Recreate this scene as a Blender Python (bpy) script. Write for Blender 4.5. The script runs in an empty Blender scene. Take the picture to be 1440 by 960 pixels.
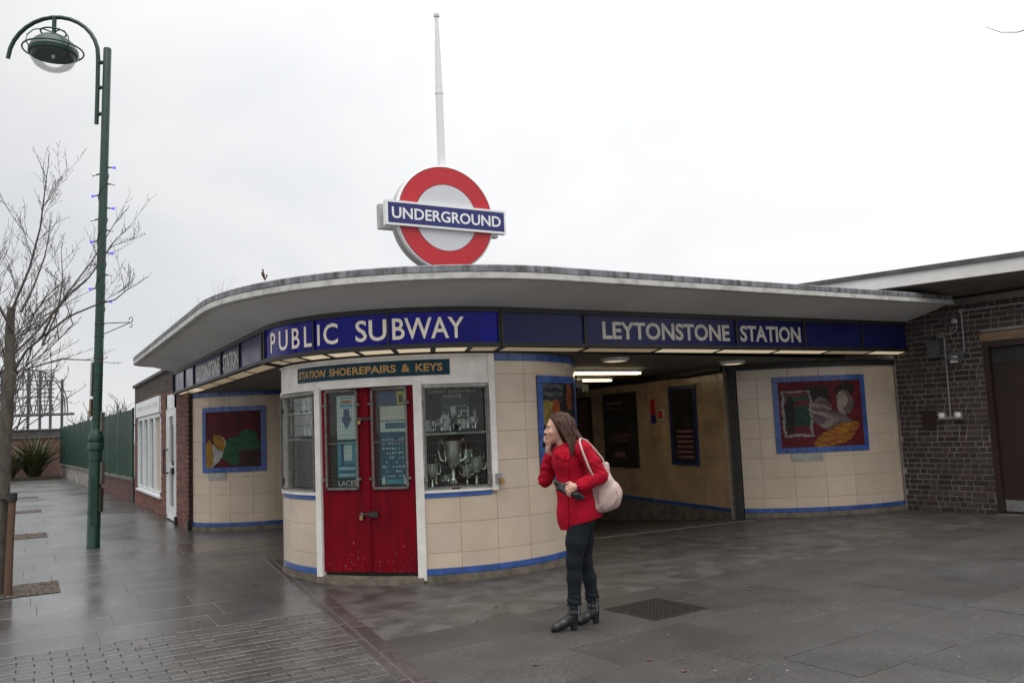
import bpy, math, random
import numpy as np
from mathutils import Vector, Matrix
S = bpy.context.scene
COL = S.collection
R = math.radians
rng = random.Random(7)

# ------------------------------------------------------------------ camera
EYE = 1.62
cam = bpy.data.cameras.new('camera'); camo = bpy.data.objects.new('camera', cam); COL.objects.link(camo)
cam.sensor_width = 36.0; cam.lens = 30.0; cam.clip_end = 2000; cam.clip_start = .05
rot = Matrix(((0.86969129, -0.01233605, -0.49344187), (-0.49184562, -0.1057746, -0.86423354), (-0.04153239, 0.99431361, -0.09805868)))
camo.matrix_world = Matrix.Translation((0, 0, EYE)) @ rot.to_4x4()
S.camera = camo
# ------------------------------------------------------------------ sky and light
w = bpy.data.worlds.new('World'); S.world = w; w.use_nodes = True
nt = w.node_tree; N = nt.nodes; L = nt.links
for n in list(N): N.remove(n)
def nd(t, **k):
    n = N.new(t)
    for a, v in k.items(): setattr(n, a, v)
    return n
SUN_EL, SUN_AZ = R(68), R(196)
tc = nd('ShaderNodeTexCoord')
sep = nd('ShaderNodeSeparateXYZ'); L.new(tc.outputs['Generated'], sep.inputs[0])
mp = nd('ShaderNodeMapping'); mp.inputs['Location'].default_value = (3.1, 1.7, 0); mp.inputs['Scale'].default_value = (1.0, 1.0, 1.7); L.new(tc.outputs['Generated'], mp.inputs[0])
cl = nd('ShaderNodeTexNoise'); cl.inputs['Scale'].default_value = 2.1; cl.inputs['Detail'].default_value = 5; cl.inputs['Roughness'].default_value = .52; cl.inputs['Distortion'].default_value = .4
L.new(mp.outputs[0], cl.inputs['Vector'])
cr = nd('ShaderNodeValToRGB'); cr.color_ramp.elements[0].position = .27; cr.color_ramp.elements[0].color = (.82, .84, .87, 1)
cr.color_ramp.elements[1].position = .56; cr.color_ramp.elements[1].color = (1.0, 1.0, 1.0, 1); L.new(cl.outputs['Fac'], cr.inputs[0])
# overcast sky brightens towards the zenith (CIE overcast law, softened) and towards the veiled sun
mx = nd('ShaderNodeMath', operation='MAXIMUM'); mx.inputs[1].default_value = 0; L.new(sep.outputs['Z'], mx.inputs[0])
sq = nd('ShaderNodeMath', operation='MULTIPLY'); L.new(mx.outputs[0], sq.inputs[0]); L.new(mx.outputs[0], sq.inputs[1])
sq2 = nd('ShaderNodeMath', operation='MULTIPLY'); L.new(sq.outputs[0], sq2.inputs[0]); L.new(mx.outputs[0], sq2.inputs[1])
zen = nd('ShaderNodeMath', operation='MULTIPLY_ADD'); zen.inputs[1].default_value = 1.5; zen.inputs[2].default_value = .86; L.new(sq2.outputs[0], zen.inputs[0])
# thinner cloud low in the north-east, to the right of the view
th = nd('ShaderNodeVectorMath', operation='DOT_PRODUCT'); L.new(tc.outputs['Generated'], th.inputs[0]); th.inputs[1].default_value = (.75, .60, .28)
thr = nd('ShaderNodeMapRange'); thr.inputs['From Min'].default_value = .55; thr.inputs['From Max'].default_value = 1.0; thr.inputs['To Min'].default_value = 1.0; thr.inputs['To Max'].default_value = 1.3; L.new(th.outputs['Value'], thr.inputs['Value'])
zm = nd('ShaderNodeMath', operation='MULTIPLY'); L.new(zen.outputs[0], zm.inputs[0]); L.new(thr.outputs[0], zm.inputs[1])
sd = nd('ShaderNodeVectorMath', operation='DOT_PRODUCT'); L.new(tc.outputs['Generated'], sd.inputs[0])
sd.inputs[1].default_value = (math.sin(SUN_AZ) * math.cos(SUN_EL), math.cos(SUN_AZ) * math.cos(SUN_EL), math.sin(SUN_EL))
sg = nd('ShaderNodeMapRange'); sg.inputs['From Min'].default_value = .0; sg.inputs['From Max'].default_value = 1.0; sg.inputs['To Min'].default_value = 1.0; sg.inputs['To Max'].default_value = 1.2
L.new(sd.outputs['Value'], sg.inputs['Value'])
m1 = nd('ShaderNodeMath', operation='MULTIPLY'); L.new(zm.outputs[0], m1.inputs[0]); L.new(sg.outputs[0], m1.inputs[1])
vm = nd('ShaderNodeVectorMath', operation='SCALE'); L.new(cr.outputs[0], vm.inputs[0]); L.new(m1.outputs[0], vm.inputs['Scale'])
skt = nd('ShaderNodeTexSky', sky_type='NISHITA'); skt.sun_disc = False; skt.sun_elevation = SUN_EL; skt.sun_rotation = SUN_AZ
bg1 = nd('ShaderNodeBackground'); L.new(vm.outputs[0], bg1.inputs[0]); bg1.inputs[1].default_value = 1.0
bg2 = nd('ShaderNodeBackground'); L.new(skt.outputs[0], bg2.inputs[0]); bg2.inputs[1].default_value = .05
mixs = nd('ShaderNodeMixShader'); mixs.inputs[0].default_value = .06; L.new(bg1.outputs[0], mixs.inputs[1]); L.new(bg2.outputs[0], mixs.inputs[2])
wo = nd('ShaderNodeOutputWorld'); L.new(mixs.outputs[0], wo.inputs[0])
sun = bpy.data.lights.new('sun', 'SUN'); sun.energy = 1.3; sun.angle = R(60); sun.color = (1, .96, .9)
suno = bpy.data.objects.new('sun', sun); COL.objects.link(suno)
sv = Vector((math.sin(SUN_AZ) * math.cos(SUN_EL), math.cos(SUN_AZ) * math.cos(SUN_EL), math.sin(SUN_EL)))
suno.rotation_euler = (-sv).to_track_quat('-Z', 'Y').to_euler()
S.view_settings.view_transform = 'Standard'; S.view_settings.look = 'None'; S.view_settings.gamma = 1; S.view_settings.exposure = -0.04
S.view_settings.use_curve_mapping = False
S.render.engine = 'CYCLES'
S.cycles.max_bounces = 8; S.cycles.transparent_max_bounces = 16

# ------------------------------------------------------------------ materials
MATS = {}
def mat(name, c1, c2=None, scale=6, rough=.6, rvar=0, bump=0, bscale=60, spec=.5, metal=0, rand=0, detail=4, emis=None, estr=0, attr=None, world=False, coat=0, ramp=(.35, .65), stretch=None, hue=0):
    if name in MATS: return MATS[name]
    m = bpy.data.materials.new(name); m.use_nodes = True; t = m.node_tree; n = t.nodes; l = t.links
    p = n['Principled BSDF']
    p.inputs['Roughness'].default_value = rough; p.inputs['Metallic'].default_value = metal; p.inputs['Specular IOR Level'].default_value = spec
    if coat: p.inputs['Coat Weight'].default_value = coat; p.inputs['Coat Roughness'].default_value = .08
    if world: vec = n.new('ShaderNodeNewGeometry').outputs['Position']
    else: vec = n.new('ShaderNodeTexCoord').outputs['Object']
    if stretch:
        mm = n.new('ShaderNodeMapping'); mm.inputs['Scale'].default_value = stretch; l.new(vec, mm.inputs[0]); vec = mm.outputs[0]
    col = None
    if attr:
        a = n.new('ShaderNodeAttribute'); a.attribute_name = attr; col = a.outputs['Color']
    if c2 is not None:
        no = n.new('ShaderNodeTexNoise'); no.inputs['Scale'].default_value = scale; no.inputs['Detail'].default_value = detail; no.inputs['Roughness'].default_value = .6; l.new(vec, no.inputs['Vector'])
        mr = n.new('ShaderNodeMapRange'); mr.inputs['From Min'].default_value = ramp[0]; mr.inputs['From Max'].default_value = ramp[1]; l.new(no.outputs['Fac'], mr.inputs['Value'])
        mi = n.new('ShaderNodeMix'); mi.data_type = 'RGBA'; mi.inputs['A'].default_value = (*c1, 1); mi.inputs['B'].default_value = (*c2, 1); l.new(mr.outputs[0], mi.inputs['Factor'])
        if col is not None:
            mu = n.new('ShaderNodeMix'); mu.data_type = 'RGBA'; mu.blend_type = 'MULTIPLY'; mu.inputs['Factor'].default_value = 1
            l.new(col, mu.inputs['A']); l.new(mi.outputs['Result'], mu.inputs['B']); col = mu.outputs['Result']
        else: col = mi.outputs['Result']
        if rvar:
            rr = n.new('ShaderNodeMapRange'); rr.inputs['From Min'].default_value = ramp[0]; rr.inputs['From Max'].default_value = ramp[1]
            rr.inputs['To Min'].default_value = max(.03, rough - rvar); rr.inputs['To Max'].default_value = rough + rvar
            l.new(no.outputs['Fac'], rr.inputs['Value']); l.new(rr.outputs[0], p.inputs['Roughness'])
    if rand or hue:
        oi = n.new('ShaderNodeObjectInfo'); hs = n.new('ShaderNodeHueSaturation')
        mr = n.new('ShaderNodeMapRange'); mr.inputs['To Min'].default_value = 1 - rand; mr.inputs['To Max'].default_value = 1 + rand
        l.new(oi.outputs['Random'], mr.inputs['Value']); l.new(mr.outputs[0], hs.inputs['Value'])
        if hue:
            wn = n.new('ShaderNodeTexWhiteNoise'); wn.noise_dimensions = '1D'; l.new(oi.outputs['Random'], wn.inputs['W'])
            mr2 = n.new('ShaderNodeMapRange'); mr2.inputs['To Min'].default_value = 1 - hue; mr2.inputs['To Max'].default_value = 1 + hue
            l.new(wn.outputs['Value'], mr2.inputs['Value']); l.new(mr2.outputs[0], hs.inputs['Saturation'])
        if col is not None: l.new(col, hs.inputs['Color'])
        else: hs.inputs['Color'].default_value = (*c1, 1)
        col = hs.outputs['Color']
    if col is not None: l.new(col, p.inputs['Base Color'])
    else: p.inputs['Base Color'].default_value = (*c1, 1)
    if bump:
        b2 = n.new('ShaderNodeTexNoise'); b2.inputs['Scale'].default_value = bscale; b2.inputs['Detail'].default_value = 5; l.new(vec, b2.inputs['Vector'])
        bp = n.new('ShaderNodeBump'); bp.inputs['Strength'].default_value = bump; bp.inputs['Distance'].default_value = .01; l.new(b2.outputs['Fac'], bp.inputs['Height']); l.new(bp.outputs[0], p.inputs['Normal'])
    if emis: p.inputs['Emission Color'].default_value = (*emis, 1); p.inputs['Emission Strength'].default_value = estr
    MATS[name] = m; return m

def wetmat(name, dark, light, scale, r0, r1, rand=0, gum=True, stain=None, bumps=.25, spec=.5, sscale=1.1):
    """wet stone: colour grain, broad damp patches that change both gloss and tone, chewing gum spots"""
    m = bpy.data.materials.new(name); m.use_nodes = True; t = m.node_tree; n = t.nodes; l = t.links; p = n['Principled BSDF']
    pos = n.new('ShaderNodeNewGeometry').outputs['Position']
    def noise(sc, det=4, dist=0):
        a = n.new('ShaderNodeTexNoise'); a.inputs['Scale'].default_value = sc; a.inputs['Detail'].default_value = det; a.inputs['Distortion'].default_value = dist; l.new(pos, a.inputs['Vector']); return a.outputs['Fac']
    def rng_(v, a, b, c, d):
        q = n.new('ShaderNodeMapRange'); q.inputs['From Min'].default_value = a; q.inputs['From Max'].default_value = b; q.inputs['To Min'].default_value = c; q.inputs['To Max'].default_value = d; l.new(v, q.inputs['Value']); return q.outputs[0]
    def mixc(f, a, b):
        q = n.new('ShaderNodeMix'); q.data_type = 'RGBA'
        for s, v in (('A', a), ('B', b)):
            if isinstance(v, tuple): q.inputs[s].default_value = (*v, 1)
            else: l.new(v, q.inputs[s])
        l.new(f, q.inputs['Factor']); return q.outputs['Result']
    col = mixc(rng_(noise(scale, 6), .3, .7, 0, 1), dark, light)
    gr = noise(34, 9); gr.node.inputs['Roughness'].default_value = .78
    col2 = n.new('ShaderNodeMix'); col2.data_type = 'RGBA'; col2.blend_type = 'MULTIPLY'; col2.inputs['Factor'].default_value = 1
    l.new(col, col2.inputs['A']); cg = n.new('ShaderNodeCombineXYZ'); gv = rng_(gr, .38, .62, .50, 1.50)
    for i in range(3): l.new(gv, cg.inputs[i])
    l.new(cg.outputs[0], col2.inputs['B']); col = col2.outputs['Result']
    if stain: col = mixc(rng_(noise(sscale, 10, .5), .47, .60, 0, .8), col, stain)
    if rand:
        oi = n.new('ShaderNodeObjectInfo'); hs = n.new('ShaderNodeHueSaturation'); l.new(rng_(oi.outputs['Random'], 0, 1, 1 - rand, 1 + rand), hs.inputs['Value']); l.new(col, hs.inputs['Color']); col = hs.outputs['Color']
    if gum:
        vo = n.new('ShaderNodeTexVoronoi'); vo.inputs['Scale'].default_value = 4.6; vo.inputs['Randomness'].default_value = 1; l.new(pos, vo.inputs['Vector'])
        sp = rng_(vo.outputs['Distance'], .035, .06, 1, 0)
        mu = n.new('ShaderNodeMath'); mu.operation = 'MULTIPLY'; l.new(sp, mu.inputs[0]); l.new(rng_(noise(1.3, 2), .38, .5, 0, .75), mu.inputs[1])
        col = mixc(mu.outputs[0], col, (.30, .28, .26))
    l.new(col, p.inputs['Base Color'])
    l.new(rng_(noise(.55, 4, .6), .36, .66, r0, r1), p.inputs['Roughness']); p.inputs['Specular IOR Level'].default_value = spec
    bp = n.new('ShaderNodeBump'); bp.inputs['Strength'].default_value = bumps; bp.inputs['Distance'].default_value = .004; l.new(noise(160, 4), bp.inputs['Height']); l.new(bp.outputs[0], p.inputs['Normal'])
    MATS[name] = m; return m

def glassmat(name, tint=(.9, .95, .93), refl=1.0):
    m = bpy.data.materials.new(name); m.use_nodes = True; t = m.node_tree; n = t.nodes; l = t.links
    for x in list(n): n.remove(x)
    o = n.new('ShaderNodeOutputMaterial'); tr = n.new('ShaderNodeBsdfTransparent'); tr.inputs[0].default_value = (*tint, 1)
    gl = n.new('ShaderNodeBsdfGlossy'); gl.inputs['Roughness'].default_value = .03; fr = n.new('ShaderNodeFresnel'); fr.inputs[0].default_value = 1.5
    mu = n.new('ShaderNodeMath'); mu.operation = 'MULTIPLY'; mu.inputs[1].default_value = refl; l.new(fr.outputs[0], mu.inputs[0])
    mx_ = n.new('ShaderNodeMixShader'); l.new(mu.outputs[0], mx_.inputs[0]); l.new(tr.outputs[0], mx_.inputs[1]); l.new(gl.outputs[0], mx_.inputs[2]); l.new(mx_.outputs[0], o.inputs[0])
    MATS[name] = m; return m

# ------------------------------------------------------------------ mesh helpers
ORG = {}
class MB:
    def __init__(s): s.v = []; s.f = []; s.c = []
    def add(s, vs, fs, c=None):
        b = len(s.v); s.v += [tuple(x) for x in vs]; s.f += [tuple(i + b for i in f) for f in fs]
        if c is not None: s.c += [c] * len(fs)
        return s
    def box(s, x0, x1, y0, y1, z0, z1, mp=None, c=None):
        vs = [(x, y, z) for z in (z0, z1) for y in (y0, y1) for x in (x0, x1)]
        if mp: vs = [mp(*v) for v in vs]
        fs = [(0, 2, 3, 1), (4, 5, 7, 6), (0, 1, 5, 4), (2, 6, 7, 3), (0, 4, 6, 2), (1, 3, 7, 5)]
        return s.add(vs, fs, c)
    def tube(s, pts, rad, n=8, cap=True, c=None):
        pts = [Vector(p) for p in pts]; k = len(pts)
        if not isinstance(rad, (list, tuple)): rad = [rad] * k
        vs = []; up = None
        for i, p in enumerate(pts):
            d = (pts[min(i + 1, k - 1)] - pts[max(i - 1, 0)]).normalized()
            if up is None: up = Vector((0, 0, 1)) if abs(d.z) < .9 else Vector((1, 0, 0))
            a = d.cross(up)
            if a.length < 1e-4: a = d.cross(Vector((0, 1, 0)))
            a.normalize(); b = d.cross(a).normalized(); up = -b if False else up
            for j in range(n):
                t = 2 * math.pi * j / n; vs.append(p + (a * math.cos(t) + b * math.sin(t)) * rad[i])
        fs = [(i * n + j, i * n + (j + 1) % n, (i + 1) * n + (j + 1) % n, (i + 1) * n + j) for i in range(k - 1) for j in range(n)]
        if cap: fs += [tuple(range(n))[::-1], tuple(range((k - 1) * n, k * n))]
        return s.add(vs, fs, c)
    def lathe(s, prof, o=(0, 0, 0), n=20, M=None, c=None):
        vs = []
        for r, z in prof:
            for j in range(n):
                t = 2 * math.pi * j / n; v = Vector((r * math.cos(t), r * math.sin(t), z))
                if M is not None: v = M @ v
                vs.append(v + Vector(o))
        k = len(prof)
        fs = [(i * n + j, i * n + (j + 1) % n, (i + 1) * n + (j + 1) % n, (i + 1) * n + j) for i in range(k - 1) for j in range(n)]
        if prof[0][0] > 1e-4: fs.append(tuple(range(n))[::-1])
        if prof[-1][0] > 1e-4: fs.append(tuple(range((k - 1) * n, k * n)))
        return s.add(vs, fs, c)
    def piece(s, mp, u0, u1, v0, v1, t, ch=.003, nu=1, d0=0., k=1.0, c=None):
        """a chamfered slab on a surface: mp(u,v,depth); k = metres per unit of u"""
        cu = ch / k
        us = [u0, u0] + [u0 + cu + (u1 - u0 - 2 * cu) * i / nu for i in range(nu + 1)] + [u1, u1]
        ud = [0, t - ch] + [t] * (nu + 1) + [t - ch, 0]
        vs_ = [v0, v0, v0 + ch, v1 - ch, v1, v1]; vd = [0, t - ch, t, t, t - ch, 0]
        m = len(vs_); V = [mp(u, v, d0 + min(a, b)) for u, a in zip(us, ud) for v, b in zip(vs_, vd)]
        F = [(i * m + j, (i + 1) * m + j, (i + 1) * m + j + 1, i * m + j + 1) for i in range(len(us) - 1) for j in range(m - 1)]
        return s.add(V, F, c)
    def sheet(s, mp, u0, u1, v0, v1, nu=1, nv=1, d=0., c=None):
        V = [mp(u0 + (u1 - u0) * i / nu, v0 + (v1 - v0) * j / nv, d) for i in range(nu + 1) for j in range(nv + 1)]
        F = [(i * (nv + 1) + j, (i + 1) * (nv + 1) + j, (i + 1) * (nv + 1) + j + 1, i * (nv + 1) + j + 1) for i in range(nu) for j in range(nv)]
        return s.add(V, F, c)
    def bar(s, mp, u0, u1, v0, v1, d0, d1, nu=1, c=None):
        """a solid block on a mapped surface"""
        V = []
        for i in range(nu + 1):
            u = u0 + (u1 - u0) * i / nu
            V += [mp(u, v0, d0), mp(u, v0, d1), mp(u, v1, d1), mp(u, v1, d0)]
        F = [(i * 4 + j, (i + 1) * 4 + j, (i + 1) * 4 + (j + 1) % 4, i * 4 + (j + 1) % 4) for i in range(nu) for j in range(4)]
        F += [(0, 1, 2, 3), (nu * 4 + 3, nu * 4 + 2, nu * 4 + 1, nu * 4)]
        return s.add(V, F, c)
    def mesh(s, name, off=(0, 0, 0), smooth=False):
        me = bpy.data.meshes.new(name); o = Vector(off)
        me.from_pydata([tuple(Vector(v) - o) for v in s.v], [], s.f)
        if s.c and len(s.c) == len(s.f):
            ca = me.color_attributes.new('col', 'FLOAT_COLOR', 'CORNER'); arr = []
            for p_, c in zip(s.f, s.c): arr += [c[0], c[1], c[2], 1.0] * len(p_)
            ca.data.foreach_set('color', arr)
        if smooth: me.polygons.foreach_set('use_smooth', [True] * len(me.polygons))
        return me
def link(o, parent):
    COL.objects.link(o)
    if parent is not None: o.parent = parent
    return o
def org(p): return ORG.get(p.name, (0, 0, 0)) if p is not None else (0, 0, 0)
def fixn(me):
    import bmesh
    bm = bmesh.new(); bm.from_mesh(me); bmesh.ops.recalc_face_normals(bm, faces=bm.faces); bm.to_mesh(me); bm.free()
def sharp(me, ang=35):
    me.polygons.foreach_set('use_smooth', [True] * len(me.polygons)); me.set_sharp_from_angle(angle=R(ang))
def ob(name, mb, m, parent=None, smooth=None, fix=True):
    off = org(parent); me = mb.mesh(name, off)
    if fix: fixn(me)
    if smooth: sharp(me, smooth)
    me.materials.append(MATS[m] if isinstance(m, str) else m)
    o = bpy.data.objects.new(name, me); link(o, parent); ORG[o.name] = off
    return o
def tag(o, label=None, cat=None, group=None, kind=None):
    if label: o['label'] = label
    if cat: o['category'] = cat
    if group: o['group'] = group
    if kind: o['kind'] = kind
    return o
def thing(name, loc, label, cat, group=None):
    o = bpy.data.objects.new(name, None); COL.objects.link(o); o.location = loc; ORG[o.name] = tuple(loc); o.empty_display_size = .2
    return tag(o, label, cat, group)
def one(name, mb, m, loc, label, cat, group=None, smooth=None):
    """a thing that is a single mesh, origin at its base"""
    me = mb.mesh(name, loc); fixn(me)
    if smooth: sharp(me, smooth)
    me.materials.append(MATS[m]); o = bpy.data.objects.new(name, me); COL.objects.link(o); o.location = loc; ORG[o.name] = tuple(loc)
    return tag(o, label, cat, group)
def inst(name, me, loc, parent, rotz=0, mats=None):
    o = bpy.data.objects.new(name, me); link(o, parent); o.location = Vector(loc) - Vector(org(parent)); o.rotation_euler.z = rotz; ORG[o.name] = tuple(loc); return o
def arc(C, r):
    def mp(u, v, d=0.): a = R(u); return (C[0] + (r + d) * math.cos(a), C[1] + (r + d) * math.sin(a), v)
    return mp
def plane(P0, P1, z0=0., slope=0.):
    """u metres from P0 towards P1, outward normal to the right-hand side seen from outside"""
    d = Vector((P1[0] - P0[0], P1[1] - P0[1])); d.normalize(); n = (d.y, -d.x)
    def mp(u, v, dd=0.): return (P0[0] + d.x * u + n[0] * dd, P0[1] + d.y * u + n[1] * dd, v + z0 + slope * u)
    return mp
def text(body, bold=0., shear=0., spacing=1.0, extrude=.0):
    cu = bpy.data.curves.new('t', 'FONT'); cu.body = body; cu.size = 1; cu.offset = bold; cu.shear = shear; cu.space_character = spacing; cu.resolution_u = 3
    o = bpy.data.objects.new('t', cu); COL.objects.link(o)
    dg = bpy.context.evaluated_depsgraph_get(); e = o.evaluated_get(dg); me = e.to_mesh()
    V = [(v.co.x, v.co.y) for v in me.vertices]; F = [tuple(p.vertices) for p in me.polygons]
    e.to_mesh_clear(); bpy.data.objects.remove(o); bpy.data.curves.remove(cu)
    return V, F
def lettering(body, mp, u0, u1, v0, v1, d, m, parent, name='lettering', bold=0.012, shear=0., c=None, spacing=1.0):
    V, F = text(body, bold, shear, spacing)
    xs = [a for a, b in V]; ys = [b for a, b in V]; x0, x1, y0, y1 = min(xs), max(xs), min(ys), max(ys)
    mb = MB(); mb.add([mp(u0 + (a - x0) / (x1 - x0) * (u1 - u0), v0 + (b - y0) / (y1 - y0) * (v1 - v0), d) for a, b in V], F)
    return ob(name, mb, m, parent, fix=False)

# palette
mat('tile', (.61, .505, .40), (.51, .415, .318), scale=2.2, rough=.20, rvar=.07, rand=.045, spec=.5, bump=.06, bscale=9, hue=.06, ramp=(.3, .75))
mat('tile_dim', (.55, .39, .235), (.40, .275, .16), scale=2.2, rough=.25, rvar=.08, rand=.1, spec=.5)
mat('grout', (.52, .44, .36), (.38, .32, .26), scale=14, rough=.9)
mat('blue_tile', (.045, .11, .36), (.03, .075, .25), scale=8, rough=.22, rand=.15, spec=.5)
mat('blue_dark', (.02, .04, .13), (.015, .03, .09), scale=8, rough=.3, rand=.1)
mat('plinth', (.20, .165, .125), (.09, .075, .06), scale=7, rough=.75, bump=.3, bscale=30)
mat('white_paint', (.80, .78, .74), (.66, .63, .58), scale=5, rough=.45, bump=.08, bscale=25)
mat('concrete_white', (.74, .73, .71), (.64, .63, .61), scale=1.1, rough=.8, bump=.15, bscale=30, detail=7)
mat('edge_white', (.60, .59, .57), (.36, .35, .33), scale=6, rough=.8, bump=.2, bscale=30, detail=7, ramp=(.45, .72), world=True)
mat('lead', (.26, .27, .29), (.045, .05, .052), scale=5, rough=.55, bump=.3, bscale=30, detail=9, stretch=(2.2, 2.2, .5), ramp=(.34, .66), world=True)
mat('roof_felt', (.10, .10, .10), (.06, .06, .06), scale=3, rough=.9)
mat('black_frame', (.016, .015, .015), (.03, .028, .026), scale=8, rough=.45)
mat('sign_blue', (.014, .017, .10), (.022, .026, .13), scale=1.6, rough=.2, rvar=.06, spec=.22)
mat('sign_blue_lit', (.003, .003, .17), (.002, .002, .05), scale=5, rough=.07, spec=.16, emis=(.006, .006, .32), estr=.17, stretch=(1, 1, .25), ramp=(.35, .6))  # dark upright streaks in the blue paint in reflections
mat('cream_letter', (.78, .74, .66), (.62, .58, .50), scale=9, rough=.35)
mat('cream_letter_lit', (.78, .74, .66), None, rough=.3, emis=(1, .82, .58), estr=.16)
mat('light_on', (.9, .85, .7), None, rough=.4, emis=(1, .80, .52), estr=.46)
mat('light_dim', (.8, .7, .5), (.6, .5, .36), scale=6, rough=.4, emis=(1, .74, .42), estr=.16)
mat('soffit_dark', (.17, .15, .13), (.11, .095, .085), scale=2, rough=.7)
mat('brick', (.072, .050, .045), (.038, .029, .027), scale=14, rough=.8, bump=.4, bscale=55, rand=.42, hue=.35)
mat('brick_left', (.95, .95, .95), (.62, .60, .58), scale=9, rough=.85, bump=.4, bscale=55, attr='col')
mat('mortar', (.26, .24, .215), (.15, .14, .13), scale=7, rough=.95, bump=.3, bscale=80)
mat('mortar_dark', (.34, .31, .285), (.15, .137, .125), scale=2.2, rough=.95, bump=.3, bscale=80)
mat('dark_door', (.035, .018, .016), (.026, .015, .014), scale=3, rough=.4)
mat('steel', (.42, .42, .42), (.30, .30, .30), scale=12, rough=.45, metal=.8)
mat('silver', (.85, .84, .82), None, rough=.2, metal=1)
mat('gold_metal', (.75, .55, .25), None, rough=.22, metal=1)
mat('conduit', (.36, .36, .36), (.24, .24, .24), scale=20, rough=.5, metal=.3)
mat('grey_box', (.10, .10, .11), (.07, .07, .08), scale=8, rough=.5)
mat('door_red', (.20, .002, .010), (.115, .002, .008), scale=3.2, spec=.1, rough=.5, bump=.12, bscale=18, rvar=.1, stretch=(3, 3, .7), detail=7)
mat('wear', (.30, .15, .15), (.2, .05, .06), scale=20, rough=.7)
mat('grille', (.20, .195, .18), (.11, .10, .09), scale=18, rough=.55, metal=.4)
mat('wire', (.12, .118, .11), None, rough=.5, metal=.5)
mat('black', (.012, .012, .012), None, rough=.6)
mat('dark_inside', (.028, .026, .025), None, rough=.9)
mat('board_navy', (.010, .045, .070), (.008, .034, .054), scale=5, rough=.4, spec=.15)
mat('gold_letter', (.50, .28, .07), (.40, .22, .055), scale=14, rough=.5)
mat('paper', (.74, .77, .76), (.60, .66, .66), scale=9, rough=.8)
mat('paper_cream', (.74, .68, .60), (.62, .56, .49), scale=6, rough=.8)
mat('teal', (.08, .40, .50), (.06, .30, .40), scale=6, rough=.5)
mat('navy', (.02, .06, .18), None, rough=.5)
mat('keyboard_blue', (.025, .14, .25), (.018, .10, .18), scale=8, rough=.5)
mat('yellow', (.55, .42, .04), None, rough=.5)
mat('orange', (.55, .10, .03), None, rough=.5)
mat('green_board', (.02, .10, .065), None, rough=.5)
mat('brass', (.55, .36, .14), (.35, .2, .09), scale=30, rough=.35, metal=.9)
mat('red_enamel', (.56, .022, .035), (.50, .018, .03), scale=1.5, rough=.33)
mat('grey_enamel', (.66, .67, .70), (.62, .63, .66), scale=1.2, rough=.35)
mat('blue_enamel', (.022, .028, .17), (.019, .023, .14), scale=1.2, rough=.3)
mat('sign_white', (.86, .86, .86), (.80, .80, .80), scale=3, rough=.35)
mat('sign_case', (.50, .51, .52), (.40, .40, .40), scale=3, rough=.4)
mat('mast', (.84, .85, .86), (.78, .79, .80), scale=3, rough=.45)
mat('lamp_green', (.011, .050, .033), (.008, .036, .025), scale=7, rough=.36, bump=.06, bscale=14)
mat('fence_green', (.010, .062, .040), (.008, .046, .030), scale=3, rough=.5)
mat('bark', (.10, .085, .066), (.050, .043, .035), scale=16, rough=.9, bump=.5, bscale=40, stretch=(1, 1, .35))
mat('twig', (.085, .070, .062), (.055, .045, .040), scale=9, rough=.85)
mat('stake', (.12, .065, .04), (.075, .042, .028), scale=9, rough=.85, stretch=(1, 1, .15), bump=.3)
mat('gravel', (.13, .105, .085), (.022, .018, .015), scale=28, rough=.9, bump=.6, bscale=150)
mat('led_blue', (.10, .10, .65), None, rough=.3, emis=(.12, .12, 1), estr=.8)
mat('led_white', (.85, .88, .9), None, rough=.3)
mat('iron', (.030, .027, .026), (.05, .043, .04), scale=22, rough=.45, metal=.3)
mat('upvc', (.78, .79, .80), (.70, .71, .72), scale=3, rough=.3)
mat('blind', (.62, .64, .66), None, rough=.7)
mat('sign_faint', (.55, .56, .58), None, rough=.6)
mat('phormium', (.085, .085, .025), (.035, .050, .018), scale=1.3, rough=.55, rand=.1)
mat('soil', (.05, .037, .027), (.03, .022, .017), scale=10, rough=.95)
mat('gantry', (.06, .066, .07), (.09, .096, .10), scale=.4, rough=.6)
mat('coping', (.16, .145, .125), (.09, .082, .072), scale=6, rough=.85, bump=.2)
mat('mosaic', (.95, .95, .95), (.75, .75, .75), scale=40, rough=.45, spec=.15, attr='col')
mat('mosaic_grout', (.05, .04, .04), (.03, .025, .025), scale=20, rough=.8)
mat('plaque', (.38, .38, .36), (.28, .28, .27), scale=8, rough=.5)
mat('skin', (.58, .34, .255), (.52, .28, .21), scale=14, rough=.48)
mat('coat', (.42, .004, .022), (.31, .003, .015), scale=9, rough=.88, bump=.30, bscale=420, spec=.2)
mat('denim', (.008, .010, .014), (.013, .017, .022), scale=16, rough=.85, bump=.3, bscale=350, spec=.2)
mat('leather', (.010, .010, .011), (.017, .016, .016), scale=20, rough=.36, bump=.15, bscale=60)
mat('hair', (.075, .027, .015), (.026, .010, .007), scale=16, rough=.5, spec=.25, bump=.6, bscale=26, stretch=(5, 5, .35), ramp=(.3, .7))
mat('bag', (.52, .385, .345), (.44, .315, .285), scale=5, rough=.42, bump=.12, bscale=40)
mat('piping', (.16, .05, .055), None, rough=.5)
mat('glove', (.007, .010, .010), (.016, .020, .020), scale=18, rough=.55, bump=.2)
mat('lip', (.42, .13, .12), None, rough=.4)
mat('eye_white', (.6, .58, .55), None, rough=.2)
mat('leaf_red', (.09, .035, .02), None, rough=.7)
wetmat('slab_left', (.050, .048, .047), (.082, .080, .078), 1.6, .20, .36, rand=.10, gum=False, spec=1.0, bumps=.05)
wetmat('slab_right', (.040, .037, .035), (.070, .066, .062), 1.8, .42, .56, rand=.16, stain=(.048, .043, .040))
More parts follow.
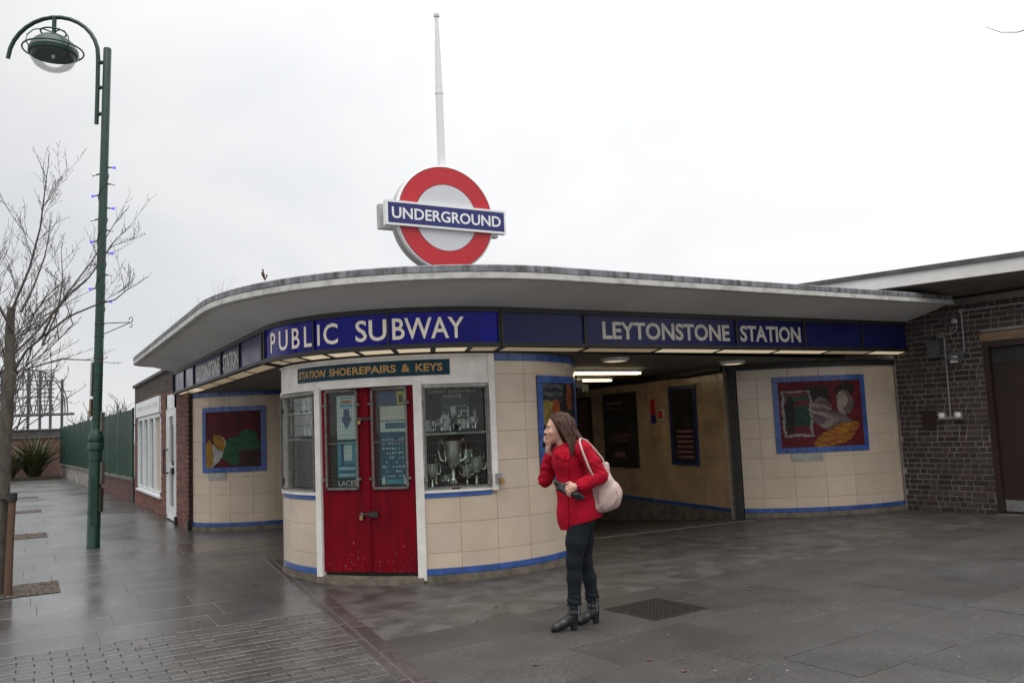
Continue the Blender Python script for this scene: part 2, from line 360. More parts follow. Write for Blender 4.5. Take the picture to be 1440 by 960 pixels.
wetmat('paver', (.046, .043, .040), (.076, .071, .067), 2.5, .26, .44, rand=.20, spec=.85)
wetmat('edging', (.040, .033, .032), (.065, .052, .050), 2.5, .30, .5, rand=.12)
wetmat('apron', (.040, .036, .033), (.080, .074, .068), 3.5, .36, .56, stain=(.105, .099, .094), bumps=.5, sscale=3.2)
mat('joint', (.022, .020, .018), (.035, .032, .029), scale=8, rough=.9)
mat('joint_pale', (.15, .14, .13), (.07, .065, .06), scale=6, rough=.9)
mat('roof_white', (.80, .79, .77), (.66, .65, .63), scale=2, rough=.7)
mat('ground', (.055, .052, .05), (.075, .072, .07), scale=.6, rough=.6)
glassmat('glass', refl=.55); glassmat('lamp_glass', (.985, .99, .99), .6)

# ================================================================== the setting: ground and paving
def zfloor(x, y):
    t = min(1, max(0, (x - 5.6) / 1.0)); return -.003 - .09 * max(0, y - 10.15) * t
g = MB(); xs = [-700, 4.9, 4.91, 13.4, 13.41, 700]; ys = [-700, 10.3, 10.31, 22, 22.01, 900]
gv = [(x, y, -1.6 if (4.905 < x < 13.405 and 10.305 < y < 22.005) else -.04) for x in xs for y in ys]
g.add(gv, [(i * 6 + j, (i + 1) * 6 + j, (i + 1) * 6 + j + 1, i * 6 + j + 1) for i in range(5) for j in range(5)])
tag(ob('ground', g, 'ground'), kind='structure')
a = MB(); nx, ny = 44, 60; x0, x1, y0, y1 = 2.2, 13.4, 5.9, 20.9
a.add([(x0 + (x1 - x0) * i / nx, y0 + (y1 - y0) * j / ny, zfloor(x0 + (x1 - x0) * i / nx, y0 + (y1 - y0) * j / ny)) for i in range(nx + 1) for j in range(ny + 1)],
      [(i * (ny + 1) + j, (i + 1) * (ny + 1) + j, (i + 1) * (ny + 1) + j + 1, i * (ny + 1) + j + 1) for i in range(nx) for j in range(ny)])
tag(ob('forecourt_floor', a, 'apron'), kind='structure')
bed = MB(); bed.box(-6, 2.6, 3, 7.89, -.038, -.010); tag(ob('paving_bed', bed, 'joint'), kind='structure')
bed = MB(); bed.box(-6, 2.7, 7.9, 57, -.038, -.004); bed.box(2.12, 16, -1, 6.4, -.038, -.0045); tag(ob('mortar_bed', bed, 'joint_pale'), kind='structure')

def slabmesh(name, lx, ly, m, t=.03, ch=.002):
    b = MB(); b.piece(lambda u, v, d: (u, v, d - t), -lx / 2, lx / 2, -ly / 2, ly / 2, t, ch); me = b.mesh(name); fixn(me); me.materials.append(MATS[m]); return me
def chl(y): return 2.444 - (8.644 - y) * .1015      # left edge of the drainage channel
# left footway: long slabs in courses across the path
pv = thing('pavement', (0, 12, 0), None, None); tag(pv, kind='structure')
LX, LY, J = .925, .577, .006
full = slabmesh('slab', LX - J, LY - J, 'slab_left'); far = MB(); row = 0; y = 7.893
while y < 56:
    off = {0: 1.47, 1: .705, 2: .545}.get(row, rng.uniform(0, .92)); off -= math.floor(off / LX) * LX
    xr = chl(y + LY) + .01 if y < 11.25 else (5.4 if y < 15.2 else (2.9 if y < 26 else 3.2))
    x = off - LX * 5
    while x < xr:
        xe = min(x + LX, xr)
        if xe - x > .1 and x > -4.5:
            cx, cy = (x + xe) / 2, y + LY / 2; dz = rng.uniform(-.002, .0012)
            if y < 21.5:
                me = full if xe - x > LX - .01 else slabmesh('slab', xe - x - J, LY - J, 'slab_left')
                inst('slab', me, (cx, cy, dz), pv)
            else: far.piece(lambda u, v, d: (u, v, d - .03), x + J / 2, xe - J / 2, y + J / 2, y + LY - J / 2, .03 + dz, .004)
        x += LX
    y += LY; row += 1
tag(ob('distant_slabs', far, 'slab_left', pv), kind='stuff')
# small block paving in the foreground
bp = thing('block_paving', (1, 6.5, 0), None, None); tag(bp, kind='structure')
PX, PY = .232, .115; pme = slabmesh('paver', PX - .006, PY - .006, 'paver', .05, .0028); rest = MB(); cand = []
k = 0; y = 7.893 - PY
while y > 3.6:
    x = -2.6 + (PX / 2 if k % 2 else 0) + rng.uniform(-.004, .004); xr = chl(y + PY) + .006
    while x < xr:
        xe = min(x + PX, xr)
        if xe - x > .03: cand.append((x, xe, y, y > 6.35 - x * .5 and x > -.4))
        x += PX
    y -= PY; k += 1
seen = [c for c in cand if c[3]]; seen.sort(key=lambda c: c[2])
for i, (x, xe, y, s_) in enumerate(seen):
    dz = rng.uniform(-.0025, .0015)
    if i < 300:
        me = pme if xe - x > PX - .004 else slabmesh('paver', xe - x - .006, PY - .006, 'paver', .05, .0028)
        inst('paver', me, ((x + xe) / 2, y + PY / 2, dz), bp, rng.uniform(-.006, .006))
    else: rest.piece(lambda u, v, d: (u, v, d - .05), x + .0035, xe - .0035, y + .0035, y + PY - .0035, .05 + dz, .0016)
for x, xe, y, s_ in cand:
    if not s_: rest.piece(lambda u, v, d: (u, v, d - .05), x + .0035, xe - .0035, y + .0035, y + PY - .0035, .05 + rng.uniform(-.0025, .0015), .0016)
tag(ob('outer_pavers', rest, 'paver', bp), kind='stuff')
# drainage channel edging between the two pavings
ch_ = thing('drainage_channel', (2.4, 7, 0), None, None); tag(ch_, kind='structure')
A0 = Vector((2.74, 11.56)); dn = Vector((-.1, -.995)).normalized()
eme = {}
for half, w_ in ((0, .075), (1, .135)):
    for i in range(11):
        ln = .9 if half else .62; nn = 11 if half else 16
        b = MB(); b.piece(lambda u, v, d: (u, v, d - .04), -w_ / 2 + .004, w_ / 2 - .004, -ln / 2 + .004, ln / 2 - .004, .04, .006); 
        if half not in eme: me = b.mesh('edging_stone'); fixn(me); me.materials.append(MATS['edging']); eme[half] = me
    for i in range(nn):
        c = A0 + dn * (ln * (i + .5)); o_ = Vector((-dn.y, dn.x)) * (.045 if not half else .155)
        inst('edging_stone', eme[half], (c.x + o_.x, c.y + o_.y, (.0025 if half else .0045) + rng.uniform(-.0005, .0005)), ch_, math.atan2(dn.y, dn.x) + math.pi / 2)
# large flagstones on the right, turned five degrees
fs = thing('flagstone_paving', (6, 4, 0), None, None); tag(fs, kind='structure')
c5, s5 = math.cos(R(5)), math.sin(R(5)); rowoff = [.5, .15, .72, .3, .5, .92, .2, .6, .05, .4, .8]
UL = 1.15; VW = .595; rme = slabmesh('flagstone', UL - .011, VW - .011, 'slab_right', .03)
for k in range(11):
    v1 = 6.25 - VW * k; vc = v1 - VW / 2
    ul = 0.
    for yy in (vc,):   # right edge of the channel in turned coordinates
        for it in range(4): X_ = 2.616 - (8.268 - (ul * s5 + vc * c5)) * .1; ul = (X_ + .045 - vc * -s5 * -1 * 0 + vc * s5) / c5 if it == 0 else (X_ + .045 + vc * s5) / c5
    u = 5.92 - 4 * UL + (rowoff[k] - rowoff[4]) * UL
    while u < 15.5:
        a0, a1 = max(u, ul - .1), u + UL
        if a1 - a0 > .08:
            uc = (a0 + a1) / 2; me = rme if a0 == u else slabmesh('flagstone', a1 - a0 - .011, VW - .011, 'slab_right', .03)
            inst('flagstone', me, (uc * c5 - vc * s5, uc * s5 + vc * c5, rng.uniform(-.002, .0015)), fs, R(5))
        u += UL
# gravel tree pits
for i, yy in enumerate((10.9, 17.5, 24.1, 30.7)):
    b = MB(); n_ = 34
    xs_ = [-.85 + 1.2 * i_ / n_ for i_ in range(n_ + 1)]; ys_ = [yy + .9 * j / n_ for j in range(n_ + 1)]
    V = [(x, y, .006 + (rng.choice((0, .002, .006, .013)) if 0 < p < n_ and 0 < q < n_ else 0)) for p, x in enumerate(xs_) for q, y in enumerate(ys_)]
    b.add(V, [(p * 35 + q, (p + 1) * 35 + q, (p + 1) * 35 + q + 1, p * 35 + q + 1) for p in range(n_) for q in range(n_)])
    tag(ob('tree_pit', b, 'gravel'), kind='structure')

# ================================================================== station building
ST = thing('station_building', (5, 14, 0), 'low station entrance with a thin curved concrete canopy and blue lettered fascia', 'building')
KC, KR = (4.58, 10.22), 1.88
FC, FR = KC, 2.13
arcF = arc(FC, FR)
leftF = plane((2.45, 17.5), (2.45, 10.22))                       # left straight run of the fascia, u from the far end
A_ = (4.58, 8.09); B_ = (12.66, 8.91); LEN = math.hypot(B_[0] - A_[0], B_[1] - A_[1])
rightF = plane(A_, B_, slope=(2.56 - 2.48) / LEN)
ZB, ZT = 2.48, 2.915
# canopy: plan of the edge (bottom), then of the fascia top, matched point by point
edge = []; inn = []
for i in range(9):                                                # rounded far end
    t = i / 8; an = R(90 + 90 * t)
    edge.append((2.55 + .83 * math.cos(an) if i else 2.6, 17.3 + .75 * math.sin(an), 3.05)); inn.append((2.62 - .14 * t, 17.52, ZT))
for i in range(1, 9):
    t = i / 8; edge.append((1.72, 17.3 - 7.0 * t, 3.05)); inn.append((2.45, 17.5 - 7.28 * t, ZT))
for i in range(1, 33):
    t = i / 32; an = R(180 + 90 * t); edge.append((4.58 + 2.86 * math.cos(an), 10.26 + 3.165 * math.sin(an), 3.05)); inn.append((KC[0] + FR * math.cos(an), KC[1] + FR * math.sin(an), ZT))
for i in range(1, 21):
    t = i / 20; edge.append((4.58 + (12.62 - 4.58) * t, 7.095 + (8.06 - 7.095) * t, 3.05 + .17 * t)); p = rightF(LEN * t, 0); inn.append((p[0], p[1], ZT + .13 * t))
n_ = len(edge)
def offs(pl, d, dz):
    out = []
    for i, p in enumerate(pl):
        a_, b_ = pl[max(i - 1, 0)], pl[min(i + 1, len(pl) - 1)]; t = Vector((b_[0] - a_[0], b_[1] - a_[1])).normalized(); nrm = Vector((-t.y, t.x))  # inwards
        out.append((p[0] + nrm.x * d, p[1] + nrm.y * d, p[2] + dz))
    return out
def strip(mb, a, b): mb.add(list(a) + list(b), [(i, i + 1, len(a) + i + 1, len(a) + i) for i in range(len(a) - 1)])
cn = MB(); strip(cn, inn, offs(edge, .10, .012)); canopy = ob('canopy_soffit', cn, 'concrete_white', ST, smooth=40)
cn = MB(); strip(cn, offs(edge, .10, .012), offs(edge, .09, -.004)); strip(cn, offs(edge, .09, -.004), offs(edge, .012, -.004)); strip(cn, offs(edge, .012, -.004), offs(edge, .0, .004)); strip(cn, offs(edge, .0, .004), offs(edge, .0, .062)); strip(cn, offs(edge, 0, .062), offs(edge, .02, .066))
ob('canopy_edge', cn, 'edge_white', ST, smooth=40)
cn = MB(); strip(cn, offs(edge, .006, .062), offs(edge, -.004, .07)); strip(cn, offs(edge, -.004, .07), offs(edge, -.002, .128)); strip(cn, offs(edge, -.002, .128), offs(edge, .03, .142)); strip(cn, offs(edge, .03, .142), offs(edge, .2, .135))
ob('lead_flashing', cn, 'lead', ST, smooth=40)
cn = MB(); top = offs(edge, .18, .13); cc = (8, 13, 3.2); V = [cc] + top + [(12.8, 8.4, 3.3), (12.8, 20, 3.2), (2.6, 20, 3.15)]; m_ = len(V)
cn.add(V, [(0, i, i + 1) for i in range(1, m_ - 1)] + [(0, m_ - 1, 1)]); ob('roof', cn, 'roof_felt', ST)
# fascia frames and panels
FA = {}
def fascia(name, mp, u0, u1, nu, divs, mname, k=1.0, zb=ZB, zt=ZT, dw=.021):
    """black box, recessed glossy panels between posts; divs = list of post positions"""
    b = MB(); b.bar(mp, u0, u1, zt - .055, zt + .02, -.10, .012, nu); b.bar(mp, u0, u1, zb, zb + .048, -.10, .012, nu); b.bar(mp, u0, u1, zb + .02, zt, -.12, -.06, nu)
    for i_, d_ in enumerate(divs): hw = (.021 if i_ in (0, len(divs) - 1) else dw) / k; b.bar(mp, d_ - hw, d_ + hw, zb + .03, zt - .03, -.08, .010, 1)
    o = ob(name, b, 'black_frame', ST)
    for a0, a1 in zip(divs[:-1], divs[1:]):
        p = MB(); p.bar(mp, a0 + .005 / k, a1 - .005 / k, zb + .04, zt - .045, -.05, -.012, max(1, int(nu * (a1 - a0) / (u1 - u0)) + 1)); ob('panel', p, mname, o, smooth=30)
    return o
fl = fascia('side_fascia', leftF, 0, 7.28, 6, [.02, 1.27, 2.27, 4.63, 5.86, 7.13], 'sign_blue')
b = MB(); ep = plane((2.62, 17.503), (2.44, 17.503)); b.bar(ep, 0, .19, ZB, ZT, -.02, .004); ob('end_cap', b, 'black_frame', fl)
fa = fascia('curved_fascia', arcF, 178.5, 270, 30, [179.2, 209.6, 234.3, 267.2], 'sign_blue_lit', k=.0372, dw=.009)
def rightF2(u, v, d=0.):     # top of this run rises a little more than its foot
    p = rightF(u, v, d); return (p[0], p[1], p[2] + (.05 / LEN) * u * (v - ZB) / (ZT - ZB))
fr_ = fascia('front_fascia', rightF2, -.10, LEN, 8, [-.085, 1.10, 3.78, 5.27, 6.72, LEN - .03], 'sign_blue')
lettering('LEYTONSTONE', rightF2, 1.375, 3.645, 2.583, 2.793, -.008, 'cream_letter', fr_, bold=.028)
lettering('STATION', rightF2, 3.86, 5.185, 2.583, 2.793, -.008, 'cream_letter', fr_, bold=.028)
lettering('LEYTONSTONE', leftF, 17.5 - 14.94, 17.5 - 13.02, 2.575, 2.805, -.008, 'cream_letter', fl, bold=.03)
lettering('STATION', leftF, 17.5 - 12.76, 17.5 - 11.73, 2.575, 2.805, -.008, 'cream_letter', fl, bold=.03)
for body_, u0_, u1_ in (('P', 185.6, 189.6), ('U', 192.0, 197.4), ('B', 199.6, 203.4), ('L', 205.4, 208.6), ('I', 210.9, 211.8), ('C', 213.2, 218.4), ('SU', 224.2, 233.7), ('BWAY', 235.4, 256.2)): lettering(body_, arcF, u0_, u1_, 2.578, 2.808, -.008, 'cream_letter_lit', fa, bold=.012)
# slanting light trough under the fascia: diffusers between black ribs
def trough(mp, us, nu, on, parent, k=1.0, zb=ZB):
    for i, (a0, a1) in enumerate(zip(us[:-1], us[1:])):
        p = MB(); g_ = .022 / k
        V = []; nn = max(1, nu)
        for j in range(nn + 1):
            u = a0 + g_ + (a1 - a0 - 2 * g_) * j / nn; q0 = mp(u, zb - .003, -.04); q1 = mp(u, zb - .028, -.19)
            V += [q0, q1]
        p.add(V, [(2 * j, 2 * j + 1, 2 * j + 3, 2 * j + 2) for j in range(nn)]); ob('light_diffuser', p, 'light_on' if on[i % len(on)] else 'light_dim', parent)
    b = MB()
    for a_ in us:
        V = [mp(a_ - .03 / k, zb - .001, 0), mp(a_ + .03 / k, zb - .001, 0), mp(a_ + .03 / k, zb - .043, -.25), mp(a_ - .03 / k, zb - .043, -.25), mp(a_ - .03 / k, zb + .03, -.25), mp(a_ + .03 / k, zb + .03, -.25)]
        b.add(V, [(0, 1, 2, 3), (3, 2, 5, 4), (0, 3, 4), (1, 5, 2)])
    for j in range(nu * (len(us) - 1)):
        t0 = us[0] + (us[-1] - us[0]) * j / (nu * (len(us) - 1)); t1 = us[0] + (us[-1] - us[0]) * (j + 1) / (nu * (len(us) - 1))
        for d0, d1, za, zb_ in ((-.19, -.27, -.034, .05), (.012, -.04, -.0015, .01)):
            V = [mp(t, zb + z_, d) for t in (t0, t1) for d, z_ in ((d0, za), (d1, za), (d1, zb_), (d0, zb_))]
            b.add(V, [(0, 1, 5, 4), (1, 2, 6, 5), (2, 3, 7, 6), (3, 0, 4, 7)])
    ob('light_rib', b, 'black_frame', parent)
trough(leftF, [0.3, 1.35, 2.4, 3.6, 4.8, 6.0, 7.1], 1, [1, 1, 0, 0, 0, 0], fl)
trough(arcF, [181, 191, 202, 213, 224, 235.5, 247, 258, 268], 4, [0, 0, 1, 1, 1, 1, 1, 0], fa, k=.0372)
trough(rightF2, [-.05, 1.15, 2.35, 3.5, 4.7, 5.9, 7.05, 8.05], 1, [0, 0, 1, 1, 1, 0, 1], fr_)
# flat ceiling of the lobby behind the fascia
b = MB(); pl = [leftF(u, 0, -.25)[:2] for u in (0, 3, 6, 7.28)] + [arcF(180 + 90 * i / 20, 0, -.25)[:2] for i in range(1, 21)] + [rightF(u, 0, -.25)[:2] for u in (1, 3, 5, LEN)] + [(12.8, 9.3), (12.8, 21), (2.6, 21), (2.6, 17.6)]
b.add([(x, y, 2.449) for x, y in pl] + [(x, y, 2.62) for x, y in pl], [tuple(range(len(pl))), tuple(range(len(pl), 2 * len(pl)))]); ob('lobby_ceiling', b, 'soffit_dark', ST)
# tiled walls -------------------------------------------------------
ROWS = [.14, .30, .617, .934, 1.25, 1.568, 1.885, 2.203, 2.352]
def tiled(name, mp, u0, u1, joints, k, parent=ST, m='tile', base=0., band=True, nu=4, zoff=None, rows=ROWS, thick=.14):
    b = MB(); nseg = max(1, int((u1 - u0) * k / .12)); b.bar(mp, u0, u1, base - .02, 2.46, -thick, 0, nseg); w_ = ob(name, b, 'grout', parent)
    js = [u0] + [j for j in joints if u0 + .03 / k < j < u1 - .03 / k] + [u1]; e = .0022 / k
    for z0, z1 in zip(rows[:-1], rows[1:]):
        for a0, a1 in zip(js[:-1], js[1:]):
            q = MB(); q.piece(mp, a0 + e, a1 - e, z0 + .002, z1 - .002, .007 + rng.uniform(-.0006, .0006), .0025, nu, k=k); ob('tile', q, m, w_, smooth=30)
    if band:
        for a0, a1 in zip(js[:-1], js[1:]):
            h = (a0 + a1) / 2
            for c0, c1 in ((a0, h), (h, a1)):
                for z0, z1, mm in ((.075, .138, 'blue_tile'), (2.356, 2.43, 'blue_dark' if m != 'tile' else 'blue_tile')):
                    q = MB(); q.piece(mp, c0 + e * .5, c1 - e * .5, z0, z1, .014, .004, max(1, nu // 2), k=k); ob('blue_tile', q, mm, w_, smooth=30)
    q = MB(); q.bar(mp, u0, u1, base - .01, .073, 0, .026, nseg); ob('plinth', q, 'plinth', w_, smooth=30)
    return w_
RC, RR = (12.3, 12.0), 2.815
arcR = arc(RC, RR)
tiled('curved_wall', arcR, 217.2, 275.5, [223.6, 233.6, 243.6, 253.6, 263.7, 272.], .0494)
LC, LR = (4.0, 16.84), 1.465
arcL = arc(LC, LR)
tiled('curved_wall', arcL, 196, 272, [202, 217.6, 233.2, 249.1, 264], .0258)
flatL = plane((4.0, 15.375), (7.2, 15.375)); tiled('lobby_wall', flatL, .03, 3.2, [.2, .68, 1.16, 1.64, 2.12, 2.6], 1.0, nu=1)
inW = plane((11.55, 20.8), (9.985, 10.52)); LI = math.hypot(1.565, 10.28)
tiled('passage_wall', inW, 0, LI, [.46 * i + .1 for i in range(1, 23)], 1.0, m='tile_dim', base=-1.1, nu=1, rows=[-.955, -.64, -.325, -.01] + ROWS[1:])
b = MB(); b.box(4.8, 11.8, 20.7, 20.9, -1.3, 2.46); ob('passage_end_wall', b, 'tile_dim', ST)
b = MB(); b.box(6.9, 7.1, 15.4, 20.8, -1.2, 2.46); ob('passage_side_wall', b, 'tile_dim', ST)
b = MB(); b.box(11.6, 12.9, 9.4, 21, -1.3, 3.1); b.box(2.6, 4.5, 16.95, 21, 0, 3.1); ob('core_walls', b, 'grout', ST)
# shutter guide post at the mouth of the passage
b = MB(); pp = arc(RC, RR); b.bar(pp, 214.4, 217.0, -.02, 2.45, -.09, .03, 1); b.bar(pp, 215.2, 216.0, 0, 2.44, .03, .04, 1); gp = ob('shutter_guide', b, 'black_frame', ST)
# dark beam along the head of the right wall and cable
b = MB(); b.bar(arcR, 214, 276, 2.36, 2.448, .015, .05, 14); ob('wall_head_trim', b, 'black_frame', ST, smooth=30)
b = MB(); b.bar(inW, 0, LI, 2.34, 2.448, .015, .06, 4); b.tube([inW(LI - .1 - i * .9, 2.36 - .02 * (i % 2), .09) for i in range(9)], .02, 6); ob('cable_tray', b, 'black_frame', ST)
b = MB(); b.bar(arcL, 196, 272, 2.432, 2.449, .0, .02, 12); ob('wall_head_trim', b, 'soffit_dark', ST, smooth=30)
# threshold strip across the passage floor
b = MB(); b.bar(plane((6.3, 10.13), (9.9, 9.95)), 0, 3.6, -.001, .003, -.03, .03); ob('threshold_strip', b, 'steel', ST)

# ================================================================== kiosk: a round tiled drum with a shop front
KI = thing('kiosk', (KC[0], KC[1], 0), 'round cream tiled shoe repair kiosk with red double doors', 'kiosk')
arcK = arc(KC, KR); KK = .0328
b = MB()
b.bar(arcK, 267.2, 533, 0, 2.44, -.16, 0, 80); b.bar(arcK, 173, 203.4, 0, .945, -.10, 0, 10); b.bar(arcK, 241.6, 267.2, 0, .945, -.10, 0, 10)
b.bar(arcK, 173, 267.2, 2.13, 2.44, -.10, -.012, 30); ob('drum_wall', b, 'grout', KI)
JN = [267.2 + 12.9 * i for i in range(0, 9)]
def ktile(a0, a1, z0, z1, m='tile', nm='tile'):
    q = MB(); q.piece(arcK, a0 + .07, a1 - .07, z0 + .002, z1 - .002, .007 + rng.uniform(-.0008, .0008), .0025, 4, k=KK); ob(nm, q, m, KI, smooth=30)
for a0, a1 in zip(JN[:-1], JN[1:]):
    for z0, z1 in zip(ROWS[:-1], ROWS[1:]): ktile(a0, a1, z0, z1)
    for h0, h1 in ((a0, a0 + 6.45), (a0 + 6.45, a1)):
        for z0, z1 in ((.075, .14), (2.352, 2.432)):
            q = MB(); q.piece(arcK, h0 + .05, h1 - .05, z0, z1, .014, .004, 2, k=KK); ob('blue_tile', q, 'blue_tile', KI, smooth=30)
for js in ([174, 189.4, 203.2], [241.8, 254.4, 267.2]):
    for a0, a1 in zip(js[:-1], js[1:]):
        for z0, z1 in ((.14, .30), (.30, .617), (.617, .888)): ktile(a0, a1, z0, z1)
        for h0, h1 in ((a0, (a0 + a1) / 2), ((a0 + a1) / 2, a1)):
            q = MB(); q.piece(arcK, h0 + .05, h1 - .05, .075, .14, .014, .004, 2, k=KK); ob('blue_tile', q, 'blue_tile', KI, smooth=30)
q = MB(); q.bar(arcK, 173, 386, -.01, .073, -.05, .03, 70); ob('plinth', q, 'plinth', KI, smooth=30)
q = MB(); q.bar(arcK, 204, 242, -.01, .062, -.2, .075, 14); ob('doorstep', q, 'plinth', KI, smooth=30)
def pk(phi, r=KR): return (KC[0] + r * math.cos(R(phi)), KC[1] + r * math.sin(R(phi)))
def facet(p0, p1, r=KR): P, Q = pk(p0, r), pk(p1, r); return plane(P, Q), math.hypot(Q[0] - P[0], Q[1] - P[1])
# signboard: white boarding over the shop front with a navy name plate
q = MB(); q.bar(arcK, 173.4, 267.2, 2.115, 2.425, -.02, .016, 40); sb = ob('signboard', q, 'white_paint', KI, smooth=30)
q = MB(); q.bar(arcK, 173.4, 267.2, 2.405, 2.43, .016, .034, 40); q.bar(arcK, 173.4, 267.4, 2.105, 2.128, .016, .030, 40); ob('signboard_moulding', q, 'white_paint', KI, smooth=30)
q = MB(); q.bar(arcK, 192.5, 252.4, 2.205, 2.375, .016, .024, 26); ob('name_plate', q, 'board_navy', sb, smooth=30)
for body, u0, u1, sh in (('STATION', 193.4, 208.3, .25), ('SHOE', 209.9, 218.9, 0), ('REPAIRS', 219.4, 234.8, 0), ('&', 236.6, 239.4, 0), ('KEYS', 241.2, 250.0, 0)):
    lettering(body, arcK, u0, u1, 2.247, 2.332, .0255, 'gold_letter', sb, bold=.025, shear=sh)
# posts of the shop front
for p0, p1, z0, z1, d1 in ((203.0, 205.6, .03, 2.14, .045), (240.2, 242.9, .03, 2.14, .05), (265.4, 267.5, .93, 2.43, .045), (173.2, 174.6, .93, 2.13, .03)):
    q = MB(); q.bar(arcK, p0, p1, z0, z1, -.06, d1, 2); ob('post', q, 'white_paint', KI)
# doors
DM, DL = facet(205.6, 240.2)
q = MB(); q.bar(DM, -.02, DL + .02, .060, .125, -.08, -.02); ob('door_gap_shade', q, 'black', KI)  # black strip painting in the shade of the gap under the doors
half = DL / 2
def notice(par, mp, u0, u1, v0, v1, d, m): 
    q = MB(); q.bar(mp, u0, u1, v0, v1, d, d + .002); return ob('notice', q, m, par)
for side in (0, 1):
    u0, u1 = (.004, half - .006) if side == 0 else (half + .006, DL - .004)
    w0, w1 = (u0 + .085, u1 - .135) if side == 0 else (u0 + .095, u1 - .09)
    q = MB()   # leaf: stiles and rails round the glazed opening
    q.bar(DM, u0, w0, .112, 2.122, -.03, .022); q.bar(DM, w1, u1, .112, 2.122, -.03, .022); q.bar(DM, w0 - .001, w1 + .001, .112, 1.02, -.03, .0215); q.bar(DM, w0 - .001, w1 + .001, 2.07, 2.122, -.03, .0215)
    if side == 1: q.bar(DM, u0 - .03, u0 + .02, .12, 2.12, .0222, .034)
    dr = ob('door', q, 'door_red', KI); tag(dr, 'left red door leaf with poster window' if side == 0 else 'right red door leaf with key cutting notices')
    q = MB(); q.bar(DM, w0 - .01, w1 + .01, 1.0, 2.08, -.032, -.006); ob('pane_backing', q, 'dark_inside', dr)
    # notices behind the glass
    W = w1 - w0; H0, H1 = 1.02, 2.07
    def nt_(a, b_, c, d_, m, dd=-.003): return notice(dr, DM, w0 + W * a, w0 + W * b_, H0 + (H1 - H0) * c, H0 + (H1 - H0) * d_, dd, m)
    if side == 0:
        nt_(.28, .98, .50, .96, 'paper'); nt_(.28, .98, .10, .48, 'teal')
        nt_(.52, .82, .28, .44, 'paper', -.0003); nt_(.42, .52, .24, .46, 'navy', -.0003)
        for i in range(4): nt_(.34, .94, .12 + .035 * i, .135 + .035 * i, ('paper', 'navy')[i % 2], -.0003)
        for i, (a, b_, c, d_) in enumerate(((.40, .86, .84, .87), (.44, .82, .88, .91), (.40, .86, .93, .945))): nt_(a, b_, c, d_, 'teal' if i == 2 else ('orange' if i == 1 else 'teal'), -.0003)
        em = MB(); em.add([DM(w0 + W * x, H0 + (H1 - H0) * y, -.0005 + .002) for x, y in ((.64, .60), (.84, .72), (.76, .74), (.74, .82), (.54, .82), (.52, .74), (.44, .72))], [(0, 1, 2, 3, 4, 5, 6)]); ob('notice_emblem', em, 'navy', dr)
        nt_(.02, .98, .0, .085, 'black', -.0010); lettering('LACES', DM, w0 + W * .30, w0 + W * .97, H0 + .016, H0 + .075, .0015, 'paper', dr, bold=.01)
    else:
        nt_(.10, .70, .84, .97, 'navy'); nt_(.70, .96, .84, .98, 'yellow'); nt_(.78, .90, .86, .94, 'black', -.0003)
        nt_(.14, .97, .68, .83, 'paper_cream'); nt_(.14, .97, .56, .67, 'paper'); nt_(.30, .95, .595, .655, 'keyboard_blue', -.0003)
        nt_(.12, .98, .02, .55, 'keyboard_blue')
        rr_ = random.Random(3)
        for i in range(9):
            for j in range(7):
                if rr_.random() < .72: a = .2 + .105 * j; c = .1 + .047 * i; nt_(a, a + rr_.uniform(.03, .085), c, c + rr_.uniform(.008, .022), 'paper', -.0003)
        nt_(.3, .84, .028, .075, 'teal', -.0003); nt_(.16, .27, .02, .09, 'paper', -.0001); nt_(.87, .97, .02, .09, 'paper', -.0001)
    q = MB(); q.bar(DM, w0 - .002, w1 + .002, 1.018, 2.072, .012, .015); ob('glass', q, 'glass', dr)
    # caged grille: frame bars, wires, tabs
    g0, g1 = (w0 - .035, w1 + .04) if side == 0 else (w0 - .035, w1 + .03)
    q = MB()
    for a0, a1, c0, c1 in ((g0, g1, .995, 1.022), (g0, g1, 2.068, 2.095), (g0, g0 + .024, .995, 2.095), (g1 - .024, g1, .995, 2.095)): q.bar(DM, a0, a1, c0, c1, .030, .052)
    q.bar(DM, g0, g1, 1.50, 1.508, .035, .045)
    for zz in (1.11, 1.92):
        for uu, sgn in ((g0, -1), (g1, 1)): q.bar(DM, uu - .03, uu + .03, zz - .012, zz + .012, .022, .06)
    ob('grille_frame', q, 'grille', dr)
    q = MB(); nw = int((g1 - g0) / .0235)
    for i in range(1, nw): u = g0 + (g1 - g0) * i / nw; q.bar(DM, u - .0011, u + .0011, 1.0, 2.09, .039, .0405)
    for i in range(1, 22): z_ = 1.0 + 1.09 * i / 22; q.bar(DM, g0, g1, z_ - .0011, z_ + .0011, .041, .0425)
    ob('grille_wires', q, 'wire', dr)
    # flaking paint near the foot of the leaf
    q = MB()
    for i in range(26):
        uu = rng.uniform(u0 + .05, u1 - .06); zz = .12 + abs(rng.gauss(0, .12)); ww = rng.uniform(.002, .008); hh = rng.uniform(.002, .012) * rng.choice((1, 1, 2))
        q.add([DM(uu + ww * math.cos(t) * rng.uniform(.5, 1), zz + hh * math.sin(t) * rng.uniform(.5, 1), .0228) for t in [0, 1.05, 2.1, 3.14, 4.2, 5.24]], [(0, 1, 2, 3, 4, 5)])
    ob('paint_chips', q, 'wear', dr)
